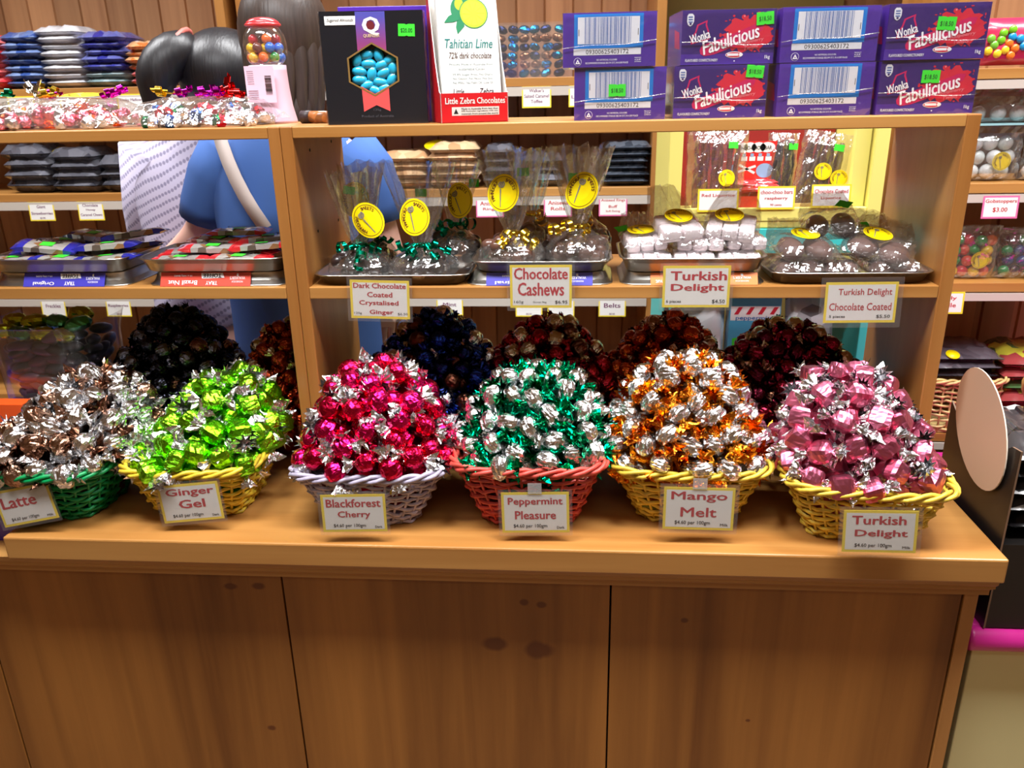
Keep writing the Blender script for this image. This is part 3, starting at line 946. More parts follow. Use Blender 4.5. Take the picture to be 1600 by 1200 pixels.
sm = MB().text('125g', .0, .022, .012, .004, 0, .0, -.0006)
sm.build('weight_print', plain('grey_print', (70, 72, 80), .4), ab)
mb.build('lettering', [WHITEP, plain('brown_print', (110, 34, 40), .4), plain('cream_print', (222, 196, 150), .4), plain('grey_print', (70, 72, 80), .4)], ab)
mb = MB()
mb.quad([(-.0735, -.0008, .150), (-.0255, -.0008, .150), (-.0245, -.0008, .163), (-.0735, -.0008, .163)], 0)
mb.text('Sugared Almonds', -.049, .1565, .042, .0058, 1, .0, -.0011, 0, None, .3)
mb.build('name_label', [WHITE, BLACK_INK], ab)
mb = MB(); sticker(mb, .055, .141, .0265, 0, 1, R(-2), -.0008, '$20.00'); mb.build('price_sticker', [GREEN_ST, GREEN_INK], ab)
rr = random.Random(4)
for xx in (-W/2-.0015, W/2+.0015):
    mb = MB()
    rs = [[(xx+rr.uniform(-.001, .001), y, z) for y in (0, .013, .026, .04, .052)] for z in [H*k/12 for k in range(13)]]
    mb.rings(rs, 0, False, False, False)
    mb.build('film_wrap', film('box_film', gloss=.25, haze=.25, scale=70, strength=1), ab)
ALM = plain('sugar_blue', (40, 172, 210), .3, coat=.4)
am = MB().ball((0, 0, 0), (.0128, .0075, .0082), 0, 16, 10).mesh('sugared_almond', [ALM])
M0 = Matrix.Translation((.388, .262, ZT)) @ Matrix.Rotation(R(6), 4, 'Z')
spots = [(-.026, .099, 70), (-.010, .106, 20), (.009, .105, 110), (.026, .098, 30), (-.0085, .0925, 0), (.0135, .0905, 25), (.0305, .085, 100), (-.024, .0815, -5), (-.004, .0775, 80), (.0155, .0785, 30), (-.0245, .0685, 0),
         (.0275, .068, 60), (.0085, .0645, -10), (-.0135, .0595, 25), (.0, .0515, -25), (.014, .0545, 20)]
for k, (xx, zz, a) in enumerate(spots):
    o = bpy.data.objects.new('sugared_almond', am); col.objects.link(o)
    o.matrix_world = M0 @ Matrix.Translation((xx-.002, .0105, zz)) @ Matrix.Rotation(R(-a), 4, 'Y')
    tag(o, 'blue sugared almond behind the hexagon window of the black box', 'almond', 'blue almonds in the black box')
vb = MB().box(-.08, .075, 0, .03, 0, .182).build('violet_box', plain('violet_box_card', (82, 40, 170), .4), bevel=.001)
vb.location = (.40, .325, ZT); vb.rotation_euler = (0, 0, R(6))
tag(vb, 'plain violet box standing behind the black almond box', 'box')

# counter display of chocolate bars
zd = empty('chocolate_display', 'red and white cardboard counter display holding a lime chocolate bar', 'display', (.497, .235, ZT), R(20))
RED_C = plain('red_carton', (196, 26, 34), .35, coat=.4)
W, D, FH, BH_ = .112, .085, .045, .21
mb = MB()
mb.box(0, W, 0, .0015, 0, FH, 0)
mb.box(0, W, D-.0015, D, 0, BH_, 1)
mb.box(0, W, 0, D, 0, .0015, 0)
for xx in (0, W-.0015):
    prof = [(0, FH), (.008, FH+.002), (.03, .09), (.052, .15), (.07, BH_), (D, BH_), (D, 0), (0, 0)]
    vs = [(xx, y, z) for y, z in prof]+[(xx+.0015, y, z) for y, z in prof]
    n = len(prof)
    outm = 0 if xx == 0 else 1
    mb.add(vs, [tuple(range(n))], 0 if xx == 0 else 1)
    mb.add(vs, [tuple(range(2*n-1, n-1, -1))], 1 if xx == 0 else 0)
    mb.add(vs, [(i, (i+1) % n, (i+1) % n+n, i+n) for i in range(n)], 1)
mb.text('Little Zebra Chocolates', W*.51, .0335, W*.88, .0095, 1, .018)
mb.text('TM', W*.965, .0375, .003, .0018, 1)
mb.quad([(W*.16, -.0003, .011), (W*.86, -.0003, .011), (W*.86, -.0003, .024), (W*.16, -.0003, .024)], 2)
mb.quad([(W*.185, -.0005, .0135), (W*.255, -.0005, .0135), (W*.22, -.0005, .0215)], 3)
for k, t in enumerate(('Made in Australia from less than', '10% Australian ingredients with raw', 'materials from around the world')):
    mb.text(t, W*.57, .0212-.0038*k, W*.54, .0027, 3, .012, -.0005)
mb.build('tray', [RED_C, plain('white_carton', (236, 232, 226), .5), plain('grey_label', (206, 204, 200), .5), BLACK_INK], zd)
bar = empty('lime_chocolate_bar', 'white card chocolate bar with a cut lime picture leaning in the red display', 'chocolate', (0, 0, 0))
bar.matrix_world = Matrix.Translation((.497, .235, ZT)) @ Matrix.Rotation(R(20), 4, 'Z') @ Matrix.Translation((W*.5, .010, .004)) @ Matrix.Rotation(R(-9), 4, 'X')
BWd = .098
mb = MB().box(-BWd/2, BWd/2, 0, .012, 0, .215, 0)
def disc(cx, cz, rx, rz, m, y, n=28, rot=0):
    c, q = math.cos(rot), math.sin(rot)
    mb.quad([(cx+rx*math.cos(2*PI*k/n)*c-rz*math.sin(2*PI*k/n)*q, y, cz+rx*math.cos(2*PI*k/n)*q+rz*math.sin(2*PI*k/n)*c) for k in range(n)], m)
disc(-.006, .168, .020, .021, 1, -.0003); disc(-.012, .176, .007, .009, 2, -.0004)
disc(.011, .162, .0235, .0225, 1, -.0005); disc(.011, .162, .0222, .0212, 2, -.0007); disc(.011, .162, .019, .018, 3, -.0009)
for k in range(10):
    a = PI*k/5
    mb.quad([(.011+.001*math.cos(a+1.6), -.0011, .162+.001*math.sin(a+1.6)), (.011+.018*math.cos(a), -.0011, .162+.017*math.sin(a)), (.011+.018*math.cos(a+.06), -.0011, .162+.017*math.sin(a+.06))], 2)
mb.quad([(-.038, -.0006, .148), (-.022, -.0006, .149), (-.012, -.0006, .153), (-.019, -.0006, .163), (-.030, -.0006, .158)], 1)
mb.quad([(-.017, -.0006, .131), (-.005, -.0006, .143), (-.006, -.0006, .151), (-.017, -.0006, .150), (-.019, -.0006, .141)], 1)
mb.text('Tahitian Lime', .0, .117, .078, .014, 4, .014, -.0004, 0, None, .25)
mb.text('72% dark chocolate', .001, .099, .07, .0095, 5, .014, -.0004, 0, None, .25)
mb.text('Proudly Made in Australia from', .002, .085, .072, .004, 6, .0, -.0004)
mb.text('sustainable Cacao', .002, .0785, .043, .004, 6, .0, -.0004)
for k, t in enumerate(('99.8% Sugar Free, No Dairy', 'No Gluten, No Nuts, No Soy', 'No MSG, No Palm Oil, Low GI')):
    mb.text(t, .003, .0695-.0062*k, .066, .0042, 6, .0, -.0004)
mb.text('Little', -.022, .044, .018, .008, 7, .013, -.0004, 0, None, .25)
mb.text('Zebra', .024, .044, .024, .009, 7, .013, -.0004, 0, None, .25)
mb.text('NEW', .027, .208, .03, .009, 8, .03, -.0004, R(-8))
mb.build('sleeve', [plain('bar_white', (226, 226, 222), .6), plain('leaf_green', (30, 128, 84), .5), plain('lime_rind', (176, 206, 40), .5), plain('lime_flesh', (222, 230, 50), .5), plain('teal_ink', (20, 116, 110), .5), plain('brown_ink', (84, 62, 52), .5), plain('sage_ink', (84, 110, 104), .5), BLACK_INK, RED_INK], bar)

# ------------------------------------------------------------------ metal trays on the middle shelf
ZM = .3772
TRAYM = [STEEL]


def tray(cx, y0, z, w, d, h, label, fl=.012, inverted=False, name='metal_tray', band=None):
    e = empty(name, label, 'tray', (cx, y0+d/2, z), group=None)
    mb = MB()

    def rr_(a, b, zz): return [(x, y, zz) for x, y in rrect(a, b, 48, 9)]
    a, b = w/2, d/2
    prof = [(a-fl-.004, b-fl-.004, .0), (a-fl, b-fl, .002), (a-.004, b-.004, h-.001), (a, b, h), (a, b, h-.0018), (a-.003, b-.003, h-.0022), (a-fl-.002, b-fl-.002, .003), (a-fl-.01, b-fl-.01, .0016)]
    rings = [rr_(p, q, (h-zz) if inverted else zz) for p, q, zz in prof]
    # outer skin: bottom, wall, rolled lip, inner wall, floor
    mb.rings(rings, 0, True, True)
    mb.build('pan', STEEL, e)
    if band:
        x0, x1, mat, kind = band
        mb = MB()
        # flared wall: at height t the front stands at y
        def yy(t): return -(b-(fl*(t if inverted else 1-t)))-.0012
        vs = [(x0-cx, yy(0), .0005), (x1-cx, yy(0), .0005), (x1-cx, yy(1)-.0, h-.0005), (x0-cx, yy(1), h-.0005)]
        mb.add(vs, [(0, 1, 2, 3)], 0)
        L = x1-x0
        ang = math.atan2(yy(1)-yy(0), h)
        T = Matrix.Translation((x0-cx, yy(0)-.0004, 0)) @ Matrix.Rotation(-ang if not inverted else -ang, 4, 'X')
        hh = h/math.cos(ang)
        def tx(s, u, v, wd, ht, m, bold=.02): mb.text(s, u*L, v*hh, wd*L, ht*hh, m, bold, -.0003, PI, T)
        tx(kind[0], kind[3], .27, kind[4], .3, 1)
        tx('10 x 100g BARS', kind[3], .76, .2, .16, 1, .01)
        tx('TRAY', .57, .24, .13, .26, 1)
        mb.quad([T @ Vector((u*L, -.0002, v*hh)) for u, v in ((.46, .55), (.71, .6), (.69, .93), (.45, .93))], 1)
        tx('TOFFEE', .575, .75, .2, .27, 2, .04)
        tx("WALKER'S", .855, .58, .17, .2, 1, .015); tx('NONSUCH', .855, .33, .12, .13, 1, .01)
        mb.quad([T @ Vector((u*L, -.0002, v*hh)) for u, v in ((.845, .72), (.865, .72), (.865, .9), (.845, .9))], 1)
        mb.build('printed_band', [mat, WHITEP, BLACK_INK], e)
    return e


BAND_B = plain('blue_band', (66, 62, 176), .35, coat=.4); BAND_R = plain('red_band', (226, 78, 62), .35, coat=.4); BAND_O = plain('orange_band', (240, 130, 50), .35, coat=.4)
YT = .213
tray(.3985, YT, ZM, .273, .17, .0195, 'single metal tray under the green ribbon bags')
tray(.652, YT+.004, ZM, .25, .17, .0205, 'upturned metal tray with a blue printed band below the cashew bags', inverted=True, band=(.563, .742, BAND_B, ('Original', 0, 0, .25, .33)))
tray(.654, YT, ZM+.0212, .237, .17, .0205, 'metal tray holding the gold ribbon bags on top of a blue banded tray')
tray(.908, YT+.004, ZM, .24, .17, .0195, 'upturned metal tray with an orange printed band below the pale packets', inverted=True, band=(.838, 1.013, BAND_O, ('Roasted Hazelnut', 0, 0, .25, .4)))
tray(.908, YT, ZM+.0202, .244, .17, .0255, 'metal tray holding pale pink packets on top of an orange banded tray')
tray(1.1645, YT, ZM, .265, .17, .0205, 'single metal tray of dark coated packets at the right upright')
tray(-.2, YT+.006, ZM, .262, .17, .023, 'upturned metal tray with a blue band left of the red banded one', inverted=True, band=(-.262, -.112, BAND_B, ('Original', 0, 0, .25, .26)))
tray(-.2, YT, ZM+.0237, .262, .17, .0255, 'metal tray heaped with blue ended toffee bars')
tray(.089, YT+.006, ZM, .254, .17, .023, 'upturned metal tray with a red printed band', inverted=True, band=(-.010, .152, BAND_R, ('Brazil Nut', 0, 0, .25, .32)))
tray(.083, YT, ZM+.0237, .266, .17, .0255, 'metal tray heaped with red ended toffee bars')

# toffee bars
TOF = packet('toffee_film', (160, 156, 150), (92, 80, 70), 30, .2, (140, 100, 64))


def toffee_bar(mat_end, seed):
    rr = random.Random(seed)
    mb = MB()
    L, W, H = .096, .042, .012
    rs = []
    for i in range(11):
        t = -1+2*i/10
        w = W/2*(1 if abs(t) < .8 else 1.05); h = H/2*(1 if abs(t) < .75 else (.9 if abs(t) < .85 else .12))
        x = t*(L/2+.008)
        rs.append([(x, w*c, h*s+rr.uniform(-.0008, .0008)) for c, s in ((-1, -.7), (-.5, -1), (0, -1), (.5, -1), (1, -.7), (1, .7), (.5, 1), (0, 1.06), (-.5, 1), (-1, .7))])
    mb.rings(rs, 0, False)
    for k, f in enumerate(mb.f):
        xs = [mb.v[i][0] for i in f]
        if max(xs) > L*.42 or min(xs) < -L*.42: mb.m[k] = 1
    mb.quad([(-.01, -.012, H/2+.0012), (.012, -.012, H/2+.0012), (.012, .006, H/2+.0012), (-.01, .006, H/2+.0012)], 2)
    mb.text('TOFFEE', -.002, 0, .05, .011, 3, .03, 0, 0, Matrix.Translation((0, .012, H/2+.0013)) @ Matrix.Rotation(-PI/2, 4, 'X'))
    return mb.mesh('toffee_bar', [TOF, mat_end, GREEN_ST, BLACK_INK])


BLUE_END = plain('blue_end', (40, 44, 150), .25, coat=.6); RED_END = plain('red_end', (206, 36, 44), .25, coat=.6)
bb = [toffee_bar(BLUE_END, k) for k in range(2)]; rb = [toffee_bar(RED_END, k+5) for k in range(2)]
zt = ZM+.0237+.012
for me, lab, grp, pts in (
    (bb, 'blue ended toffee bar in the tray above the black sweets', 'blue ended toffee bars',
     [(-.29, .252, .006, 5, 0), (-.20, .25, .007, -8, 3), (-.12, .255, .007, 10, -4), (-.27, .31, .01, 12, 6), (-.16, .31, .012, -6, 0), (-.12, .345, .012, 20, -8), (-.25, .345, .022, 30, 5), (-.235, .27, .026, 8, 10), (-.125, .275, .026, 12, -3), (-.18, .33, .036, -15, 4), (-.10, .33, .038, 18, -8)]),
    (rb, 'red ended toffee bar in the tray nearest the middle upright', 'red ended toffee bars',
     [(.02, .25, .006, 3, 0), (.125, .25, .007, -4, 2), (.02, .30, .008, 8, 3), (.125, .30, .01, -8, 0), (.03, .345, .012, 14, 0), (.135, .345, .013, 0, 3), (.07, .275, .021, 6, 3), (.155, .285, .022, 10, -4), (.06, .325, .026, -14, 4), (.15, .33, .028, 20, -2), (.09, .35, .038, 5, 0)])):
    for i, (xx, yy, zz, a, tl) in enumerate(pts):
        o = bpy.data.objects.new('toffee_bar', me[i % 2]); col.objects.link(o)
        o.location = (xx, yy, zt+zz); o.rotation_euler = (R(tl), R(tl*.7), R(a))
        tag(o, lab, 'toffee bar', grp)

# ------------------------------------------------------------------ cellophane gift bags
DCHOC = plain('dark_chocolate', (46, 32, 30), .3, coat=.3); MCHOC = plain('milk_chocolate', (98, 66, 54), .3, coat=.4)


def round_sticker(parent, loc, rot, rx=.026, rz=.031, bend=0, m=None):
    """yellow oval shop sticker with its words round the edge and a swirl lollipop"""
    mb = MB()
    n = 36

    def q(a, k, y=0): return (rx*k*math.cos(a), y+bend*(rx*k*math.cos(a))**2, rz*k*math.sin(a))
    mb.add([(0, 0, 0)]+[q(2*PI*i/n, .5) for i in range(n)]+[q(2*PI*i/n, 1) for i in range(n)],
           [(0, 1+i, 1+(i+1) % n) for i in range(n)]+[(1+i, 1+n+i, 1+n+(i+1) % n, 1+(i+1) % n) for i in range(n)], 0)
    mb.add([q(2*PI*i/n, .86, -.0003) for i in range(n)]+[q(2*PI*i/n, .885, -.0003) for i in range(n)], [(i, i+n, (i+1) % n+n, (i+1) % n) for i in range(n)], 1)
    for word, a0, a1 in (('HAHNDORF', 222, 140), ('SWEETS', 88, 30)):
        for i, ch in enumerate(word):
            a = R(a0+(a1-a0)*i/(len(word)-1))
            p = q(a, .70)
            mb.text(ch, p[0], p[2], None, rz*.17, 1, .02, p[1]-.0005, a-PI/2)
    sp = []
    for i in range(26):
        a = i*.55; r_ = rz*.012*i*.62
        sp.append((-rx*.25+r_*math.cos(a), -.0006, rz*.42+r_*math.sin(a)))
    for i in range(25):
        a, b = Vector(sp[i]), Vector(sp[i+1]); d = (b-a).normalized(); nn = Vector((-d.z, 0, d.x))*rz*.03
        mb.quad([a-nn, b-nn, b+nn, a+nn], 2)
    mb.quad([(-rx*.28, -.0005, rz*.2), (-rx*.02, -.0005, -rz*.75), (rx*.03, -.0005, -rz*.75), (-rx*.2, -.0005, rz*.2)], 2)
    o = mb.build('round_sticker', [m or STICK_Y, plain('sticker_ink', (96, 40, 20), .5), plain('swirl_grey', (120, 116, 112), .5)], parent)
    o.location = loc; o.rotation_euler = rot
    return o


def curl(parent, loc, ax, turns, rad, pitch, mat, seed, wid=.006):
    """a springy curl of ribbon"""
    rr = random.Random(seed)
    ax = Vector(ax).normalized()
    s1 = ax.cross(Vector((.13, .2, 1))).normalized(); s2 = ax.cross(s1)
    n = int(turns*14); vs = []
    for i in range(n+1):
        a = 2*PI*i/14; r_ = rad*(.6+.4*math.sin(i*.23+seed))
        c = Vector(loc)+ax*(pitch*i/14)+s1*(r_*math.cos(a)-rad*.6)+s2*r_*math.sin(a)
        vs += [c-ax*wid/2, c+ax*wid/2]
    mb = MB().add(vs, [(2*i, 2*i+1, 2*i+3, 2*i+2) for i in range(n)], 0, True)
    return mb.build('curled_ribbon', mat, parent)


def gift_bag(loc, rz, w, d, hb, hn, ht, wt, lump, lump_mat, ribbon, label, seed, lean=0, stick=None, green=None, group=None, curls=3):
    rr = random.Random(seed)
    e = empty('gift_bag', label, 'sweets bag', loc, rz, group, rot=(R(lean), 0, rz))
    mb = MB()
    for k in range(26):
        a = rr.uniform(0, 2*PI); q = math.sqrt(rr.random())*.78
        zz = rr.uniform(.14, .86)
        f = math.sqrt(max(0, 1-(2*zz-1)**2*.6))
        mb.ball((w/2*q*f*math.cos(a), d/2*q*f*math.sin(a), hb*zz), (lump*rr.uniform(.8, 1.2), lump*rr.uniform(.75, 1), lump*rr.uniform(.7, .95)), 0, 10, 6)
    o = mb.build('chocolates', lump_mat, e); o['kind'] = 'stuff'
    N = 30
    rs = []
    zs = [(0, .62, .62), (.06, .86, .86), (.22, 1, 1), (.5, .98, .98), (.75, .82, .82), (.92, .5, .5)]
    for z, a, b in zs:
        rs.append([(w/2*a*(1+rr.uniform(-.05, .05))*math.cos(2*PI*k/N), d/2*b*(1+rr.uniform(-.05, .05))*math.sin(2*PI*k/N), z*hb+rr.uniform(-.001, .001)) for k in range(N)])
    rs.append([(.009*(1+.35*(k % 2))*math.cos(2*PI*k/N), .009*(1+.35*(k % 2))*math.sin(2*PI*k/N), hn) for k in range(N)])
    for t in (.12, .3, .5, .75, 1):
        wx = .009+(wt/2-.009)*t**.75; wy = .009+.012*t**.6
        rs.append([(wx*(1+rr.uniform(-.07, .07))*math.cos(2*PI*k/N), wy*(1+.4*(1 if k % 2 else -1)*(.4+.6*t))*math.sin(2*PI*k/N)+.006*math.sin(k*1.9)*t, hn+(ht-hn)*t+(rr.uniform(-.008, .004) if t == 1 else rr.uniform(-.002, .002))) for k in range(N)])
    mb = MB().rings(rs, 0, False, False)
    mb.f.append(tuple(range(N-1, -1, -1))); mb.m.append(0); mb.s.append(False)
    mb.build('cellophane', CELLO_BAG, e)
    mb = MB()
    mb.tube([(.0125*math.cos(2*PI*k/14), .0125*math.sin(2*PI*k/14), hn+.0006*math.sin(k)) for k in range(14)], .0035, 6, 0, True)
    mb.build('ribbon_tie', ribbon, e)
    for k in range(curls):
        a = -PI/2+(k-(curls-1)/2)*1.05+rr.uniform(-.2, .2)
        curl(e, (.014*math.cos(a), .016*math.sin(a)-.008, hn+.004), (math.cos(a), math.sin(a)*.7, rr.uniform(-.6, .05)), rr.uniform(2.2, 3.4), rr.uniform(.0105, .014), .0125, ribbon, seed*7+k, .008)
    if stick:
        x, z, ry = stick
        round_sticker(e, (x, -.023-.004, z), (R(-8), R(ry), 0), bend=6)
    if green:
        mb = MB(); sticker(mb, 0, 0, .02, 0, 1, 0, 0, None)
        g = mb.build('price_sticker', [GREEN_ST, GREEN_INK], e); g.location = (green[0], .012, green[1]); g.rotation_euler = (0, R(green[2]), 0)
    return e


GRIB = foil('green_ribbon', (10, 150, 116), .2, 30, .1); YRIB = foil('gold_ribbon', (236, 206, 70), .2, 30, .1)
zb = ZM+.0035
gift_bag((.335, .275, zb), R(10), .115, .095, .052, .058, .185, .10, .0125, DCHOC, GRIB, 'green ribbon bag of dark chocolates nearest the left upright', 3, 3, (.021, .105, -28), (-.01, .15, 10), 'green ribbon bags')
gift_bag((.447, .265, zb), R(-3), .12, .10, .052, .058, .20, .13, .0125, DCHOC, GRIB, 'green ribbon bag with its yellow sticker facing square to the front', 4, -2, (-.004, .108, 0), (.0, .145, 0), 'green ribbon bags', 4)
gift_bag((.335, .335, zb+.004), R(25), .105, .085, .056, .064, .19, .085, .0125, DCHOC, GRIB, 'green ribbon bag at the back against the left upright, sticker turned aside', 5, -4, (-.02, .125, 10), None, 'green ribbon bags', 2)
gift_bag((.495, .325, zb+.006), R(-22), .11, .095, .07, .078, .19, .10, .0125, DCHOC, GRIB, 'green ribbon bag at the back right of the green ribbon tray', 6, -6, (.022, .12, -16), (.03, .15, 0), 'green ribbon bags', 3)
zb = ZM+.0212+.0035
gift_bag((.604, .275, zb), R(2), .118, .10, .050, .056, .195, .118, .013, MCHOC, YRIB, 'gold ribbon bag of chocolate cashews above the Chocolate Cashews card', 7, 0, (-.012, .125, 14), (.02, .155, 0), None, 2)
gift_bag((.718, .275, zb), R(-16), .118, .10, .058, .066, .20, .118, .013, MCHOC, YRIB, 'gold ribbon bag of chocolate cashews beside the pale packets', 8, 0, (.012, .128, 30), (-.012, .145, 0), None, 2)
gift_bag((.635, .345, zb), R(8), .11, .07, .07, .078, .19, .09, .013, MCHOC, YRIB, 'bag of chocolate cashews standing behind the gold ribbon pair, near the middle card', 9, 0, None, None, None, 1)
gift_bag((.727, .35, zb), R(-8), .10, .065, .07, .078, .18, .08, .013, MCHOC, YRIB, 'bag of chocolate cashews at the back corner of the cashew tray', 10, 0, None, None, None, 1)

# ------------------------------------------------------------------ flat packets
def pouch(loc, rot, w, d, h, nx, ny, mat, label, seed, group, kind='block', stick=True, green=None, flap=.05):
    rr = random.Random(seed)
    e = empty('sweet_packet', label, 'packet', loc, 0, group, rot)
    cw, cd = w*.86/nx, d*.84/ny
    mb = MB()
    for i in range(nx):
        for j in range(ny):
            x, y = (i-(nx-1)/2)*cw, (j-(ny-1)/2)*cd
            if kind == 'block':
                n = 4
                rs = []
                for zz, s in ((0, .86), (.12, .97), (.88, .97), (1, .86)):
                    rs.append([(x+cw*.49*s*math.copysign(abs(math.cos(a))**.35, math.cos(a)), y+cd*.49*s*math.copysign(abs(math.sin(a))**.35, math.sin(a)), .002+(h-.006)*zz+rr.uniform(-.0006, .0006)) for a in [2*PI*k/16 for k in range(16)]])
                mb.rings(rs, 0, True)
            else:
                mb.ball((x, y, h*.48), (cw*.5*rr.uniform(.9, 1.05), cd*.5*rr.uniform(.9, 1.05), h*.46), 0, 12, 8)
    o = mb.build('pieces', mat, e); o['kind'] = 'stuff'
    # pillow of film with a loose tail at the back
    NX, NY = 15, 13
    def sheet(top):
        m_ = MB(); vs = []
        for j in range(NY):
            for i in range(NX):
                u, v = -1+2*i/(NX-1), -1+(2+2*flap/d)*j/(NY-1)
                x = u*w/2; y = v*d/2
                k = max(0, (1-abs(u)**5))*max(0, 1-abs(min(v, 1))**5) if v <= 1 else 0
                z = (h*(.52+.55*k) if top else h*(.52-.55*k))
                if v > 1: z = h*.6+(v-1)*d*.18+rr.uniform(-.003, .003)+(.001 if top else -.001); x *= 1-.25*(v-1)
                edge = i in (0, NX-1) or j in (0, NY-1)
                vs.append((x+rr.uniform(-.0015, .0015), y+rr.uniform(-.0015, .0015), z+(0 if edge else rr.uniform(-.0014, .0014)*(1 if top else .3))))
        m_.add(vs, [(j*NX+i, j*NX+i+1, j*NX+NX+i+1, j*NX+NX+i) for j in range(NY-1) for i in range(NX-1)], 0, False)
        return m_
    t = sheet(True); b = sheet(False); t.add(b.v, b.f, 0)
    t.build('cellophane', CELLO_BAG, e)
    if stick: round_sticker(e, (rr.uniform(-.01, .01), d*.12, h*1.16), (-PI/2+R(5), 0, R(rr.uniform(-20, 20))), .024, .022)
    if green:
        mb = MB(); sticker(mb, 0, 0, .026, 0, 1, 0, 0, None)
        g = mb.build('price_sticker', [GREEN_ST, GREEN_INK], e); g.location = (green[0], d/2+.01, h*.9); g.rotation_euler = (-PI/2+R(15), 0, R(green[1]))
    return e


TD = plain('sugar_dusted', (238, 224, 226), .7); TDC = plain('dusted_chocolate', (112, 82, 74), .5)
zb = ZM+.0202+.004
gp = 'pale packets of six sugared pieces'
pouch((.838, .268, zb), (0, 0, R(2)), .082, .075, .026, 3, 2, TD, 'pale packet lowest in the tray, at its end by the cashew bags', 1, gp, stick=False)
pouch((.912, .266, zb), (0, 0, R(-3)), .078, .075, .026, 3, 2, TD, 'pale packet lowest in the tray, behind the Turkish Delight card', 2, gp, stick=False)
pouch((.985, .268, zb), (0, 0, R(2)), .08, .075, .026, 3, 2, TD, 'pale packet lowest in the tray, at its end by the dark packets', 3, gp, stick=False)
pouch((.832, .285, zb+.027), (R(6), R(-4), R(6)), .08, .075, .026, 3, 2, TD, 'pale packet second in its pile beside the cashew bags, tail standing up', 4, gp, green=(-.03, 20), flap=.06)
pouch((.925, .285, zb+.027), (R(6), R(0), R(-6)), .09, .075, .025, 3, 2, TD, 'pale packet second layer, middle of the tray', 5, gp, stick=False)
pouch((.997, .285, zb+.027), (R(4), R(2), R(6)), .075, .075, .024, 3, 2, TD, 'pale packet second layer, end nearest the dark packets', 6, gp, stick=False)
pouch((.885, .28, zb+.050), (R(17), R(-2), R(12)), .085, .08, .026, 2, 2, TD, 'topmost pale packet on the cashew side with a yellow sticker', 7, gp, flap=.07)
pouch((.975, .282, zb+.050), (R(17), R(4), R(-14)), .092, .08, .026, 3, 2, TD, 'topmost pale packet on the dark packets side with a yellow sticker', 8, gp, flap=.07)
zb = ZM+.004
gp = 'dark packets of coated pieces'
pouch((1.085, .27, zb), (0, 0, R(5)), .095, .08, .03, 2, 2, TDC, 'dark packet lowest in its tray beside the orange banded tray', 11, gp, 'ball', False)
pouch((1.155, .275, zb), (0, 0, R(-5)), .07, .08, .028, 2, 2, TDC, 'dark packet lowest in its tray, in the middle', 12, gp, 'ball', False)
pouch((1.24, .268, zb), (0, 0, R(-3)), .095, .075, .03, 2, 2, TDC, 'dark packet lowest in its tray by the right upright', 13, gp, 'ball', False)
pouch((1.095, .275, zb+.030), (R(10), R(3), R(6)), .105, .085, .034, 2, 1, TDC, 'dark packet with an upturned yellow sticker in the middle of the heap', 14, gp, 'ball', True, (.03, -30))
pouch((1.215, .275, zb+.028), (R(12), R(12), R(-20)), .115, .085, .034, 2, 1, TDC, 'dark packet sloping towards the right upright under a yellow sticker', 15, gp, 'ball', True, (-.035, 40))
pouch((1.15, .32, zb+.062), (R(14), R(-6), R(-8)), .095, .085, .034, 2, 1, DCHOC, 'very dark packet topmost in the heap by the right upright', 16, gp, 'ball', False, (.03, -40))
pouch((1.20, .335, zb+.05), (R(5), R(8), R(-25)), .10, .06, .026, 2, 1, DCHOC, 'dark packet behind the topmost one, its edge showing', 17, gp, 'ball', False)

# ------------------------------------------------------------------ left of the top shelf
def lying_bag(loc, rz, w, d, h, mats, label, seed):
    rr = random.Random(seed)
    e = empty('sweets_bag', label, 'sweets bag', loc, rz)
    mb = MB()
    n = 0
    while n < 70:
        u, v = rr.uniform(-.86, .86), rr.uniform(-.85, .85)
        k = (1-abs(u)**4)*(1-abs(v)**3)
        if k < .12: continue
        n += 1
        b = sweet_body(.026, .0105, 2.6, seed*100+n % 6, .16, 8, 7, 10)
        M = Matrix.Translation((u*w/2, v*d/2, .008+rr.random()*max(0, h*k-.014))) @ Euler((rr.random()*6, rr.random()*6, rr.random()*6)).to_matrix().to_4x4()
        mb.add(b.v, b.f, rr.randrange(len(mats)), False, M)
    o = mb.build('wrapped_sweets', mats, e); o['kind'] = 'stuff'
    NX, NY = 22, 12
    m_ = MB()
    for s in (1, 0):
        vs = []
        for j in range(NY):
            for i in range(NX):
                u, v = -1+2*i/(NX-1), -1+2*j/(NY-1)
                k = (1-abs(u)**6)*(1-abs(v)**4)
                z = (.005+h*1.03*k if s else .0025) + (rr.uniform(-.002, .002) if s else 0)
                if abs(u) > .86: z = .006+.016*(abs(u)-.86)/.14*(.5+.5*math.sin(j)) if s else .004
                vs.append((u*w/2*1.12+rr.uniform(-.0015, .0015), v*d/2*1.06, max(z, .001)))
        m_.add(vs, [(j*NX+i, j*NX+i+1, j*NX+NX+i+1, j*NX+NX+i) for j in range(NY-1) for i in range(NX-1)], 0, False)
    m_.build('cellophane', film('cellophane_flat', gloss=.1, haze=.04, scale=38, strength=1.0, rough=.09), e)
    return e


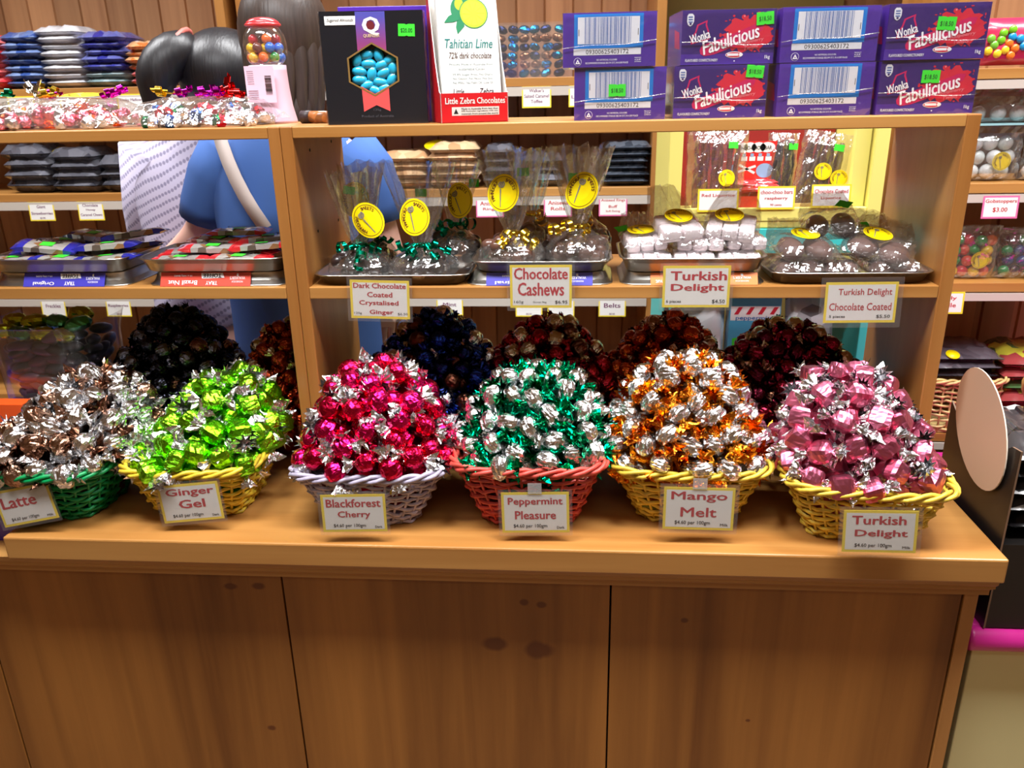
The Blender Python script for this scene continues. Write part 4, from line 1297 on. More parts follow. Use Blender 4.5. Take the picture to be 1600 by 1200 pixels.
ORANGE_F = foil('tangerine_foil', (240, 100, 40), .24); BLUE_F = foil('royal_foil', (30, 90, 190), .22); RED_F = foil('scarlet_foil', (200, 24, 40), .24); GREEN_F = foil('bottle_foil', (10, 110, 60), .24)
LROSE = foil('pale_rose_foil', (236, 130, 150), .24)
FUCH = foil('fuchsia_ribbon', (206, 30, 190), .18, 30, .1); REDRIB = foil('red_ribbon', (214, 40, 40), .18, 30, .1)
SRIB = foil('silver_ribbon', (230, 230, 225), .15, 30, .1)
g1 = lying_bag((-.19, .335, ZT), R(1), .25, .17, .044, [SILVER, LROSE, SILVER, ORANGE_F, LROSE], 'flat cellophane bag of silver and rose sweets with a fuchsia bow', 21)
for k, (xx, yy, ax, m) in enumerate(((-.045, -.02, (1, 0, .1), FUCH), (-.02, -.01, (-1, .2, .5), YRIB), (.06, -.02, (1, .1, .2), FUCH), (.065, .0, (.8, .3, .3), FUCH), (-.015, -.03, (-1, -.2, -.1), YRIB), (-.07, -.0, (-.6, .2, .9), SRIB), (-.06, -.02, (.3, .2, 1), SRIB), (-.09, -.03, (-1, .1, .1), GRIB))):
    curl(g1, (xx+.02, yy, .058), ax, 2.6, .009, .010, m, 300+k, .009)
round_sticker(g1, (.035, .0, .056), (-PI/2+R(8), 0, R(20)), .032, .028)
g2 = lying_bag((.065, .335, ZT), R(2), .225, .17, .042, [SILVER, SILVER, BLUE_F, GREEN_F, RED_F, SILVER], 'flat cellophane bag of silver blue and green sweets in front of the gumball machine', 22)
for k, (xx, yy, ax, m) in enumerate(((-.05, -.02, (-1, 0, .1), YRIB), (-.045, -.02, (1, 0, .15), FUCH), (-.005, -.02, (1, .1, .1), FUCH), (.03, -.02, (1, 0, .3), REDRIB), (.05, -.03, (1, .1, -.1), REDRIB), (.02, -.04, (1, -.1, .0), FUCH), (.04, .0, (.2, .2, 1), REDRIB))):
    curl(g2, (xx, yy, .056), ax, 2.8, .010, .010, m, 330+k, .010)
st = MB()
st.tube([(.228, .36, ZT+.011), (.246, .355, ZT+.011)], .011, 14, 0); st.tube([(.246, .355, ZT+.011), (.278, .346, ZT+.0105)], .0105, 14, 1)
s_ = st.build('chocolate_stick', [plain('cocoa', (50, 34, 36), .5), packet('cinnamon', (200, 120, 50), (120, 70, 30), 60, .5)])
tag(s_, 'short dark and orange chocolate stick lying beside the black almond box', 'sweet')

gm = empty('gumball_machine', 'small pink gumball dispenser with a clear globe and red cap', 'gumball machine', (.15, .43, ZT))
mb = MB()
GP = plain('pink_wrapper', (232, 196, 214), .3, coat=.5)
def sq(r, z, k=2.6): return [(x, y, z) for x, y in rrect(r, r*.9, 40, k)]
mb.rings([sq(.043, 0), sq(.0425, .004), sq(.037, .03), sq(.034, .06), sq(.0325, .09), sq(.0325, .1)], 0, True)
mb.build('base', GP, gm)
mb = MB()
r_ = random.Random(2); z = .050
while z < .082:
    h = r_.choice((.0006, .001, .0014)); mb.quad([(.006, -.0385+.0*z, z), (.018, -.0385, z), (.018, -.0385, z+h), (.006, -.0385, z+h)]); z += h+r_.choice((.0006, .001))
for k in range(5): mb.quad([(-.026, -.0385, .042+.0035*k), (-.008, -.0385, .042+.0035*k), (-.008, -.0385, .0428+.0035*k), (-.026, -.0385, .0428+.0035*k)])
for k in range(7): mb.quad([(-.026, -.0385, .068+.0035*k), (-.014, -.0385, .068+.0035*k), (-.014, -.0385, .0686+.0035*k), (-.026, -.0385, .0686+.0035*k)])
lb = MB().quad([(-.03, -.0378, .036), (.024, -.0378, .036), (.024, -.0378, .098), (-.03, -.0378, .098)])
lb2 = lb.build('back_label', GP, gm)
mb.build('printed_marks', BLACK_INK, lb2)
gl = MB().lathe([(.024, .1), (.031, .104), (.0375, .118), (.039, .133), (.036, .150), (.028, .163), (.02, .168)], 32, 0, True, cap=False)
gl.build('globe', film('globe_plastic', gloss=.1, haze=.03, scale=4, strength=.05, rough=.05), gm)
mb = MB().lathe([(.02, .166), (.029, .168), (.029, .172), (.022, .177), (.012, .1795), (.0, .180)], 24, 0)
mb.lathe([(.031, .165), (.0325, .167), (.031, .1695)], 24, 0)
mb.build('cap', plain('red_plastic', (226, 60, 66), .25, coat=.5), gm)
gb = {}
for k, c in enumerate(((236, 110, 40), (40, 150, 70), (240, 200, 40), (60, 120, 220), (214, 50, 60), (120, 70, 60))):
    gb[k] = MB().ball((0, 0, 0), .0088, 0, 14, 9).mesh('gumball', [plain('gum%d' % k, c, .25, coat=.5)])
i = 0
for ring, zz, n in ((.026, .113, 8), (.011, .112, 3), (.025, .129, 7), (.009, .128, 3), (.02, .1435, 4)):
    for k in range(n):
        a = 2*PI*k/n+ring*40+zz*20
        o = bpy.data.objects.new('gumball', gb[(i*7+i//3+k*k) % 6]); col.objects.link(o)
        o.location = (.15+ring*math.cos(a), .43+ring*math.sin(a), ZT+zz); i += 1
        tag(o, 'gumball inside the clear globe of the pink dispenser', 'gumball', 'gumballs in the globe')

# ------------------------------------------------------------------ clear tub at the left, behind the green basket
tb = empty('plastic_tub', 'clear plastic tub of grey chocolate mice shapes under lime foil', 'tub', (-.305, .345, 0))
tb['label'] = 'clear plastic tub of long grey sweets topped with lime foil'
mb = MB()
rs = [[(x, y, z) for x, y in rrect(a, b, 44, 4)] for a, b, z in ((.075, .065, 0), (.09, .08, .02), (.10, .09, .25), (.108, .097, .285), (.11, .099, .29))]
mb.rings(rs, 0, True, False)
mb.build('tub_wall', film('tub_plastic', gloss=.05, haze=.02, scale=6, strength=.1, rough=.15), tb)
GREYS = plain('grey_sweet', (70, 72, 84), .35, coat=.4)
rr = random.Random(11)
gs = [MB().ball((0, 0, 0), (.028, .0125, .0115), 0, 14, 8).mesh('long_sweet', [m_]) for m_ in (GREYS, plain('grey_sweet_b', (92, 70, 90), .35, coat=.4), plain('grey_sweet_c', (56, 60, 66), .35, coat=.4))]
for k in range(130):
    o = bpy.data.objects.new('long_sweet', gs[k % 3]); col.objects.link(o)
    lv = k//18
    if k % 3: x, y = rr.uniform(-.066, .066), -.066+rr.uniform(0, .018)
    else: x, y = rr.choice((.07, rr.uniform(-.05, .05))), rr.uniform(-.05, .05)
    o.location = (-.305+x, .345+y, .125+.0195*lv+rr.uniform(-.006, .006)); o.rotation_euler = (rr.uniform(-.3, .3), rr.uniform(-.4, .4), rr.uniform(-.35, .35)+(PI/2 if x == .07 else 0))
    tag(o, 'long grey sweet in the clear tub behind the green basket', 'sweet', 'long grey sweets in the tub')
LM = foil('pear_foil', (190, 200, 50), .25, 40, .5)
ls = [sweet_body(.05, .015, 2.2, 900+k, .14, 8, 9, 14).mesh('lime_foil_sweet', [m_]) for k, m_ in enumerate((LM, foil('teal_lime_foil', (90, 170, 110), .25, 40, .5), LM))]
for k, (x, y, a) in enumerate(((-.07, -.06, 20), (-.03, -.065, -15), (.01, -.06, 10), (.05, -.06, -5), (.075, -.045, 40), (-.06, -.03, 0), (-.02, -.03, 30), (.025, -.03, -10), (.06, -.02, 10), (-.045, .01, 0), (.0, .01, 50), (.045, .015, 5))):
    o = bpy.data.objects.new('lime_foil_sweet', ls[k % 3]); col.objects.link(o)
    o.location = (-.305+x, .345+y, .268+.012*((k+x*20) % 2)); o.rotation_euler = (rr.random()*3, rr.uniform(-.2, .2), R(a))
    tag(o, 'lime foil sweet lying on top in the clear tub', 'sweet', 'lime foil sweets on top in the tub')
oc = MB().box(-.43, -.315, .212, .244, 0, .155).build('orange_carton', plain('orange_card', (240, 90, 30), .4), bevel=.001)
tag(oc, 'orange carton edge between the clear tub and the silver sweets', 'carton')

# ------------------------------------------------------------------ shelving along the back wall
YB_, YW = 1.58, 1.985
RAIL = plain('ticket_rail', (200, 190, 178), .4)


def wall_bay(x0, x1, tops, label, up=(True, True)):
    e = empty('wall_shelving', label, 'shelving', (0, 0, 0))
    if up[0]: MB().box(x0-.032, x0, YB_, YW, FL, CE-.02).build('upright', PINE_Z, e, .002)
    if up[1]: MB().box(x1, x1+.03, YB_, YW, FL, CE-.02).build('upright', PINE_Z, e, .002)
    for z in tops:
        s = MB().box(x0, x1, YB_, YW, z-.026, z).build('shelf', PINE_X, e, .0015)
        MB().box(x0, x1, YB_-.004, YB_, z-.054, z-.027).build('ticket_rail', RAIL, s)
    return e


Z1, Z2, Z3 = .727, .388, .045
wall_bay(-2.4, -.42, (Z1, Z2, Z3, -.35), 'pine wall shelving behind the two shoppers', (False, True))
wall_bay(-.32, .955, (Z1, Z2, Z3, -.35), 'pine wall shelving seen between the boxes and gift bags')

# packets lying in stacks
def pack_mesh(mat, w, d, h, seed, crimp=True):
    rr = random.Random(seed); mb = MB()
    NX, NY = 11, 7
    for s in (1, 0):
        vs = []
        for j in range(NY):
            for i in range(NX):
                u, v = -1+2*i/(NX-1), -1+2*j/(NY-1)
                k = (1-abs(u)**9)*(1-abs(v)**9)
                n_ = rr.uniform(-.1, .1)*h
                vs.append((u*w/2, v*d/2, h*(.45+.5*k)+n_*k if s else h*(.4-.4*k)))
        mb.add(vs, [(j*NX+i, j*NX+i+1, j*NX+NX+i+1, j*NX+NX+i) if s else (j*NX+i, j*NX+NX+i, j*NX+NX+i+1, j*NX+i+1) for j in range(NY-1) for i in range(NX-1)], 0, True)
    return mb.mesh('sweet_packet', [mat])


def stack(mat, x, y, z, w, d, h, n, label, group, seed, jig=.006):
    rr = random.Random(seed)
    me = [pack_mesh(mat, w, d, h*1.7, seed*10+k) for k in range(2)]
    for k in range(n):
        o = bpy.data.objects.new('sweet_packet', me[k % 2]); col.objects.link(o)
        o.location = (x+rr.uniform(-jig, jig), y+rr.uniform(-jig, jig), z+k*h+.001); o.rotation_euler = (0, 0, rr.uniform(-.06, .06)+(PI if k % 3 == 0 else 0))
        tag(o, label, 'packet', group)


P_BLUE = packet('blue_packets', (40, 70, 140), (130, 150, 190), 34)
P_SILV = packet('silver_packets', (190, 190, 196), (226, 224, 226), 26)
P_INDI = packet('indigo_packets', (44, 44, 140), (110, 116, 176), 34)
P_TEAL = packet('grey_green_packets', (110, 136, 140), (170, 186, 188), 34)
P_PEACH = packet('peach_packets', (226, 170, 120), (214, 196, 190), 50, c3=(222, 120, 60))
P_ROSE = packet('rose_packets', (226, 120, 120), (226, 190, 186), 50, c3=(206, 70, 76))
P_DARK = packet('dark_packets', (52, 52, 60), (108, 108, 116), 22)
P_TAN = packet('tan_packets', (186, 140, 100), (222, 190, 150), 30)
P_RED = packet('red_packet', (206, 50, 60), (226, 120, 120), 30)
yb = YB_+.10
stack(P_BLUE, -1.10, yb, Z1, .135, .17, .023, 7, 'blue packet in the stack at the far left of the top wall shelf', 'blue packets on the wall shelf', 1)
stack(P_SILV, -.967, yb, Z1, .138, .17, .022, 8, 'silver white packet in the pale stack on the top wall shelf', 'silver packets on the wall shelf', 2)
stack(P_TEAL, -.822, yb, Z1, .138, .17, .022, 2, 'grey green packet beneath the indigo packets', 'grey green packets on the wall shelf', 3)
stack(P_INDI, -.822, yb, Z1+.046, .14, .17, .022, 5, 'indigo packet in the stack on the top wall shelf', 'indigo packets on the wall shelf', 4)
stack(P_ROSE, -.68, yb, Z1, .13, .17, .021, 2, 'rose packet low in the stack beside the black hair', 'rose packets on the wall shelf', 5)
stack(P_PEACH, -.68, yb, Z1+.044, .13, .17, .02, 4, 'peach packet in the stack beside the black hair', 'peach packets on the wall shelf', 6)
stack(P_RED, -1.235, yb, Z1, .13, .17, .03, 5, 'red packet at the edge of the photo on the top wall shelf', 'red packets on the wall shelf', 7)
stack(P_DARK, -1.17, yb, Z2, .16, .17, .035, 4, 'dark grey packet at the far left of the second wall shelf', 'dark packets on the second wall shelf', 8)
stack(P_DARK, -1.0, yb, Z2, .16, .17, .032, 4, 'dark grey packet on the second wall shelf under the fuchsia bow', 'dark packets under the fuchsia bow', 9)
stack(P_DARK, -.825, yb, Z2, .165, .17, .034, 3, 'dark grey packet next to the lilac sweater', 'dark packets next to the lilac sweater', 10)
for (x, z) in ((-1.18, Z2+.146), (-1.08, Z2+.143)):
    s_ = MB().lathe([(.03, 0), (.03, .0008)], 24, 0).build('round_label', STICK_Y); s_.location = (x, YB_+.09, z); s_.rotation_euler = (R(14), 0, 0)
    tag(s_, 'yellow round label on the dark packets, '+('at the photo edge' if x < -1.1 else 'second from the photo edge'), 'label')
gl_ = MB().ball((0, 0, 0), (.025, .02, .022), 0).build('green_sweet', plain('jelly_green', (20, 170, 60), .3)); gl_.location = (-.755, YB_+.06, Z2+.13)
tag(gl_, 'green sweet topping the dark packets beside the lilac sweater', 'sweet')
# middle bay
BLUEF = foil('sky_foil', (40, 150, 220), .25); COPPER = foil('copper_foil', (170, 120, 90), .28); NIGHT = foil('night_foil', (40, 46, 80), .25)
tw = [sweet_body(.036, .0125, 2, 950+k, .12, 8, 9, 12).mesh('blue_wrapped_toffee', [m_]) for k, m_ in enumerate((BLUEF, NIGHT, COPPER, BLUEF, NIGHT))]
rr = random.Random(5)
for r_ in range(6):
    for c in range(6):
        for dd in range(1):
            o = bpy.data.objects.new('blue_wrapped_toffee', tw[rr.randrange(5)]); col.objects.link(o)
            o.location = (.475+c*.036+rr.uniform(-.005, .005), YB_+.04+rr.uniform(0, .02), Z1+.014+r_*.0255); o.rotation_euler = (rr.random()*6, rr.uniform(-.4, .4), rr.uniform(-.5, .5))
            tag(o, 'blue or copper foil toffee in the clear bin above the Salted Caramel Toffee card', 'sweet', 'blue toffees on the wall shelf')
bn = MB()
for a in ((.45, .70, YB_+.018, YB_+.0195), (.45, .4515, YB_+.02, YB_+.2), (.6985, .70, YB_+.02, YB_+.2), (.45, .70, YB_+.1, YB_+.1015)): bn.box(a[0], a[1], a[2], a[3], Z1+.0005, Z1+.16)
b_ = bn.build('clear_bin', film('bin_plastic', gloss=.06, haze=.04, scale=5, strength=.1)); tag(b_, 'clear plastic bin of blue toffees on the top wall shelf', 'bin')
stack(P_TAN, .14, yb, Z2, .17, .18, .026, 4, 'tan nougat packet near the blue shirt on the second wall shelf', 'tan packets near the blue shirt', 12)
stack(P_TAN, .315, yb, Z2, .165, .18, .026, 5, 'tan nougat packet above the green ribbon bags', 'tan packets above the green ribbon bags', 13)
stack(P_DARK, .46, yb, Z2, .10, .15, .03, 4, 'dark packet behind the gold ribbon bags', 'dark packets behind the gold ribbon bags', 14)
stack(P_DARK, .60, yb, Z2, .13, .15, .03, 3, 'dark packet behind the Chocolate Cashews card', 'dark packets between the cashew bags', 15)
P_SLATE = packet('slate_packets', (50, 56, 66), (92, 98, 108), 40)
stack(P_SLATE, .875, yb, Z2, .15, .17, .021, 6, 'slate grey packet beside the wall shelving upright', 'slate packets beside the upright', 16)
ly = MB().lathe([(.04, 0), (.04, .0008)], 24, 0).build('round_label', STICK_Y); ly.location = (.25, YB_+.06, Z2+.137); ly.rotation_euler = (R(20), 0, 0); tag(ly, 'yellow round label on the tan packets under the top shelf', 'label')

# price cards on the wall shelving
TAGP = plain('pink_card', (226, 110, 160), .5)
def wtag(x, z, lines, label, edge=YELLOW, wd=.092, hg=.064, y=None, ink=PURPLE_INK):
    card((x, (YB_-.0055) if y is None else y, z), 0, R(-4), 0, wd, hg, [(t, 0, cz, tw_, th_, .02, ink) for t, cz, tw_, th_ in lines], label, edge, sleeve=False, bw=.004)


zt1, zt2, zt3 = Z1-.058, Z2-.058, Z3-.058
wtag(-.742, zt1+.004, [('Rocky Mallow', .2, .8, .17)], 'card on the top wall shelf rail beside the black hair')
wtag(-1.12, zt1+.004, [('Sherbet', .2, .6, .2)], 'card under the blue packets on the top wall shelf')
wtag(-.94, zt1+.004, [('Marshmallow', .2, .8, .17)], 'card under the silver packets on the top wall shelf')
wtag(-1.13, zt2, [('Giant', .25, .34, .16), ('Strawberries', -.1, .84, .15), ('$3.95', -.36, .2, .1)], 'card reading Giant Strawberries')
wtag(-.952, zt2, [('Chocolate', .3, .6, .15), ('Honey', .05, .36, .13), ('Caramel Chews', -.2, .84, .13)], 'card reading Chocolate Honey Caramel Chews')
wtag(-1.165, zt3, [('Freckles', .1, .6, .2), ('$3.50', -.36, .2, .1)], 'card showing its lower edge above the grey sweets tub')
wtag(-.92, zt3, [('Raspberries', .1, .8, .2), ('$3.50', -.36, .2, .1)], 'card showing its lower edge above the black sweets')
wtag(.588, zt1, [("Walker's", .3, .5, .15), ('Salted Caramel', .05, .84, .16), ('Toffee', -.2, .4, .15)], 'card reading Salted Caramel Toffee under the blue toffees')
wtag(.735, zt1, [('Liquorice', -.05, .8, .2)], 'card half hidden by the barcode boxes')
wtag(.43, zt2-.002, [('Aniseed', .2, .7, .2), ('Rings', -.1, .5, .17)], 'pink edged card behind the gold ribbon bag on the tray', TAGP, ink=RED_INK)
wtag(.655, zt2-.002, [('Aniseed', .2, .7, .2), ('Rolls', -.1, .5, .17)], 'pink edged card between the two gold ribbon bags', TAGP, ink=RED_INK)
wtag(.835, zt2-.002, [('Aniseed Rings', .28, .84, .17), ('Buff', -.02, .3, .14), ('Soft Eating', -.26, .5, .12)], 'pink edged card reading Aniseed Rings', TAGP, ink=RED_INK)
wtag(.28, zt3+.004, [('Mint', .1, .5, .2)], 'card below the shelf beside the dark blue sweets')
for x, t in ((.555, 'Sours'), (.665, 'Snakes'), (.84, 'Belts')):
    wtag(x, zt3, [(t, .1, .6, .24), ('$3.50', -.36, .2, .1)], 'yellow edged card above the dark red sweets reading '+t)

# ------------------------------------------------------------------ yellow display stand behind the unit
YEL = plain('yellow_paint', (232, 222, 120), .5); TEALP = plain('teal_paint', (60, 190, 186), .45); DRED = plain('dark_red_panel', (150, 30, 26), .6)
ys = empty('display_stand', 'yellow painted display stand with teal base holding liquorice and red bars', 'display stand', (1.15, .75, FL))
YS = .75
def yp(mb, name, mat, bev=.002):
    o = mb.build(name, mat, ys, bev); o.matrix_parent_inverse = Matrix.Translation((-1.15, -.75, -FL)); return o
yp(MB().box(.918, .948, YS, YS+.30, .30, .69), 'side_post', YEL)
yp(MB().box(1.357, 1.387, YS, YS+.30, .30, .69), 'side_post', YEL)
yp(MB().box(1.322, 1.355, YS+.02, YS+.04, .41, .685), 'inner_slat', YEL)
yp(MB().box(.95, 1.355, YS+.28, YS+.30, .30, .69), 'back_panel', DRED)
yp(MB().box(.949, 1.356, YS, YS+.28, .385, .400), 'shelf', YEL)
yp(MB().box(.949, 1.356, YS-.002, YS+.01, .4, .43), 'front_lip', YEL)
yp(MB().box(.92, 1.387, YS-.004, YS+.30, .27, .384), 'teal_rail', TEALP)
yp(MB().box(.92, .95, YS, YS+.30, FL, .268), 'teal_post', TEALP); yp(MB().box(1.375, 1.405, YS, YS+.30, FL, .268), 'teal_post', TEALP)
yp(MB().box(.92, 1.405, YS-.002, YS+.30, -.02, 0), 'lower_shelf', TEALP)


def twist_bag(loc, rot, w, h, c, label, stickers, seed, sticks=11):
    rr = random.Random(seed)
    e = empty('liquorice_bag', label, 'sweets bag', loc, rot=rot)
    m_ = plain('liquorice_%d_%d_%d' % c, c, .4, coat=.3)
    mb = MB().tube([(.0016*math.cos(k*.9), .0016*math.sin(k*.9), h*.84*k/14) for k in range(15)], [.0052+.0008*(k % 2) for k in range(15)], 7, 0)
    me = mb.mesh('liquorice_stick', [m_])
    for k in range(sticks):
        o = bpy.data.objects.new('liquorice_stick', me); col.objects.link(o); o.parent = e
        o.location = ((-.5+(k+.5)/sticks)*w*.9, .012*(k % 2), .006+rr.uniform(0, .008)); o.rotation_euler = (0, rr.uniform(-.05, .05)+.12*((k+.5)/sticks-.5), rr.random()*6)
    NX, NY = 13, 13
    m2 = MB()
    for s in (1, -1):
        vs = []
        for j in range(NY):
            for i in range(NX):
                u, v = -1+2*i/(NX-1), j/(NY-1)
                k = (1-abs(u)**4)*(1 if v < .85 else (1-v)/.15)
                vs.append((u*w*.56*(1+.12*v)+rr.uniform(-.002, .002), .006-s*(.004+.014*k)+rr.uniform(-.0015, .0015), v*h))
        m2.add(vs, [(j*NX+i, j*NX+i+1, j*NX+NX+i+1, j*NX+NX+i) for j in range(NY-1) for i in range(NX-1)], 0, False)
    m2.build('cellophane', CELLO_BAG, e)
    for x, z, r_ in stickers: round_sticker(e, (x, -.016, z), (0, R(r_), 0), .019, .019)
    mb = MB(); sticker(mb, 0, 0, .022, 0, 1, 0, 0, None); g = mb.build('price_sticker', [GREEN_ST, GREEN_INK], e); g.location = (w*.28, -.014, h*.82)
    return e


twist_bag((1.035, YS+.09, .402), (R(-10), R(4), R(6)), .115, .195, (112, 44, 40), 'bag of red brown liquorice sticks at the left of the yellow stand', ((.022, .085, 0),), 1)
twist_bag((1.26, YS+.085, .402), (R(-10), R(9), R(-8)), .09, .188, (92, 62, 44), 'bag of brown liquorice sticks with two yellow stickers', ((.002, .098, 0), (.04, .088, 10)), 2)
twist_bag((1.208, YS+.17, .402), (R(-8), R(3), R(10)), .06, .18, (40, 34, 36), 'bag of black liquorice sticks beside the red bars', (), 3, 7)
cb = empty('bar_display', 'red cardboard display of raspberry bars with white lettering on its header', 'display', (1.137, YS+.12, .4005))
mb = MB().box(-.055, .055, .06, .063, 0, .162, 0).box(-.055, .055, 0, .003, 0, .04, 0).box(-.055, -.052, 0, .06, 0, .05, 0).box(.052, .055, 0, .06, 0, .05, 0)
for k, (x, r_) in enumerate(((-.025, .012), (-.008, .015), (.012, .017), (.033, .018))):
    mb.quad([(x+r_*math.cos(2*PI*i/16), .0596, .148+.012*math.sin(2*PI*i/16)) for i in range(16)], 1)
mb.text('CHOO-CHOO BAR', .004, .147, .078, .009, 2, .02, .0592)
for k in range(5): mb.box(-.046+.019*k, -.032+.019*k, .059, .0599, .117, .127, 1); mb.quad([(-.044+.019*k, .0588, .126), (-.036+.019*k, .0588, .126), (-.036+.019*k, .0588, .134), (-.044+.019*k, .0588, .134)], 3)
for a in (20, -30): mb.quad([(-.012+.022*math.cos(R(a+d)), .0594, .098+.02*math.sin(R(a+d))) for d in (-8, 8, 172, 188)], 1)
mb.quad([(.03+.02*math.cos(2*PI*i/18), .0594, .094+.017*math.sin(2*PI*i/18)) for i in range(18)], 3)
mb.quad([(-.043+.009*math.cos(2*PI*i/14), .0594, .100+.009*math.sin(2*PI*i/14)) for i in range(14)], 3)
REDC = plain('bar_red', (214, 40, 40), .4, coat=.3); LBL = plain('pale_blue_print', (140, 170, 210), .4)
mb.build('card_tray', [REDC, WHITEP, BLACK_INK, LBL], cb)
RW = packet('red_white_wrap', (214, 44, 44), (240, 236, 236), 46, .25, c3=(206, 30, 36))
bm_ = pack_mesh(RW, .10, .02, .012, 77)
rr = random.Random(8)
for k in range(12):
    o = bpy.data.objects.new('raspberry_bar', bm_); col.objects.link(o)
    o.location = (1.137+.004*rr.uniform(-1, 1)+.012*(k > 8), YS+.135+.02*(k % 3 if k % 2 else 1)*.8, .404+.0108*(k//2)+(.004 if k % 2 else 0)); o.rotation_euler = (rr.uniform(-.1, .1), rr.uniform(-.05, .08), rr.uniform(-.12, .12))
    tag(o, 'red and white wrapped raspberry bar in the red cardboard display', 'bar', 'raspberry bars in the red display')
tn = MB()
TAN_C = plain('tan_card', (206, 178, 120), .6)
for a in ((1.20, 1.318, YS+.03, YS+.033, .4005, .435), (1.20, 1.318, YS+.15, YS+.153, .4005, .45), (1.20, 1.203, YS+.034, YS+.149, .4005, .445), (1.315, 1.318, YS+.034, YS+.149, .4005, .445), (1.204, 1.314, YS+.034, YS+.149, .4005, .402)): tn.box(*a)
t_ = tn.build('card_tray', TAN_C); tag(t_, 'tan cardboard tray holding the brown liquorice on the yellow stand', 'tray')
wtag(1.157, .452, [('choo-choo bars', .25, .84, .17), ('raspberry', -.03, .6, .16), ('90 cents', -.3, .3, .09)], 'card reading choo-choo bars raspberry on the yellow stand', YELLOW, .082, .05, YS-.004, RED_INK)
wtag(1.275, .455, [('Chocolate Coated', .2, .84, .17), ('Liquorice', -.1, .5, .15)], 'card reading Chocolate Coated on the yellow stand', YELLOW, .085, .05, YS-.004, RED_INK)
wtag(1.03, .448, [('Red Liquorice', .2, .8, .17)], 'card below the red brown liquorice on the yellow stand', YELLOW, .09, .05, YS-.004, RED_INK)
# things on the stand's lower shelf, seen between the heaps
lp = empty('striped_packet', 'pale blue packet with red and white stripes behind the rust and maroon sweets', 'packet', (1.145, YS+.05, .0005))
mb = MB().box(-.06, .06, 0, .05, 0, .22, 0)
mb.quad([(-.058, -.0004, .155), (.058, -.0004, .155), (.058, -.0004, .19), (-.058, -.0004, .19)], 1)
for k in range(4): mb.quad([(-.05+.028*k, -.0008, .170), (-.04+.028*k, -.0008, .170), (-.03+.028*k, -.0008, .188), (-.04+.028*k, -.0008, .188)], 2)
mb.text('peppermint', 0, .160, .09, .012, 3, .02, -.0008)
mb.quad([(-.05, -.0004, .09), (-.01, -.0004, .09), (-.02, -.0004, .115), (-.05, -.0004, .11)], 4)
mb.build('carton', [plain('sky_print', (80, 176, 222), .35, coat=.4), WHITEP, REDP, BLUE_P, GREEN_ST], lp)
sp_ = pack_mesh(packet('silver_black', (220, 220, 226), (60, 56, 62), 30, .15), .12, .20, .05, 31)
o = bpy.data.objects.new('silver_packet', sp_); col.objects.link(o); o.location = (1.28, YS+.1, .11); o.rotation_euler = (R(80), 0, R(10)); tag(o, 'silver and black packet standing behind the maroon sweets', 'packet')
o = bpy.data.objects.new('white_packet', pack_mesh(packet('white_packet_m', (236, 236, 240), (200, 206, 214), 20), .12, .20, .05, 32)); col.objects.link(o); o.location = (1.02, YS+.1, .11); o.rotation_euler = (R(80), 0, R(-6)); tag(o, 'white packet standing behind the rust orange sweets', 'packet')

# ------------------------------------------------------------------ shelving at the right
YR = .80
rs_ = empty('side_shelving', 'pine shelving at the right edge with balls and wicker', 'shelving', (0, 0, 0))
ZA, ZB, ZC = .712, .472, .246
for z in (ZA, ZB, ZC, -.135):
    MB().box(1.53, 2.5, YR, YR+.30, z-.022, z).build('shelf', PINE_X, rs_, .0015)
    MB().box(1.53, 2.5, YR-.004, YR-.0005, z-.042, z-.024).build('ticket_rail', RAIL, rs_)
MB().box(1.505, 1.529, YR, YR+.32, FL, 1.25).build('side_panel', PINE_Z, rs_, .002)
mb = MB(); x = 1.53
while x < 2.5:
    mb.add([(x, YR+.308, FL), (x+.004, YR+.302, FL), (x+.092, YR+.302, FL), (x+.096, YR+.308, FL), (x, YR+.308, 1.25), (x+.004, YR+.302, 1.25), (x+.092, YR+.302, 1.25), (x+.096, YR+.308, 1.25)], [(0, 1, 5, 4), (1, 2, 6, 5), (2, 3, 7, 6)]); x += .096
mb.box(1.53, 2.5, YR+.308, YR+.32, FL, 1.25)
mb.build('back_boards', PLANK, rs_)


def ball_bag(loc, w, h, r, cols, label, seed, group_lab, stick=True, name='ball_bag'):
    rr = random.Random(seed)
    e = empty(name, label, 'sweets bag', loc)
    mats = [plain('ball_%d_%d_%d' % c, c, .25, coat=.5) for c in cols]
    me = [MB().ball((0, 0, 0), r, 0, 14, 9).mesh('ball', [m_]) for m_ in mats]
    nx, nz = max(1, int(w/(2.0*r))), max(1, int(h/(1.9*r)))
    for j in range(nz):
        for i in range(nx):
            o = bpy.data.objects.new('ball_sweet', me[rr.randrange(len(me))]); col.objects.link(o)
            o.location = (loc[0]-w/2+r+(w-2*r)*(i+.5*(j % 2)*.6)/max(1, nx-1+.3), loc[1]+rr.uniform(-.004, .012), loc[2]+r+.002+j*1.85*r)
            tag(o, group_lab, 'sweet', group_lab.replace('ball sweet', 'ball sweets'))
    NX, NY = 11, 9
    m2 = MB()
    for s in (1, -1):
        vs = []
        for j in range(NY):
            for i in range(NX):
                u, v = -1+2*i/(NX-1), j/(NY-1)
                k = (1-abs(u)**5)*(1 if .05 < v < .8 else .4)
                vs.append((u*w*.56+rr.uniform(-.002, .002), -s*(.004+r*1.25*k)+rr.uniform(-.002, .002), v*h*1.15+.001))
        m2.add(vs, [(j*NX+i, j*NX+i+1, j*NX+NX+i+1, j*NX+NX+i) for j in range(NY-1) for i in range(NX-1)], 0, False)
    m2.build('cellophane', CELLO_BAG, e)
    if stick: round_sticker(e, (w*.12, -r*1.35, h*.42), (0, 0, 0), .02, .02)
    return e


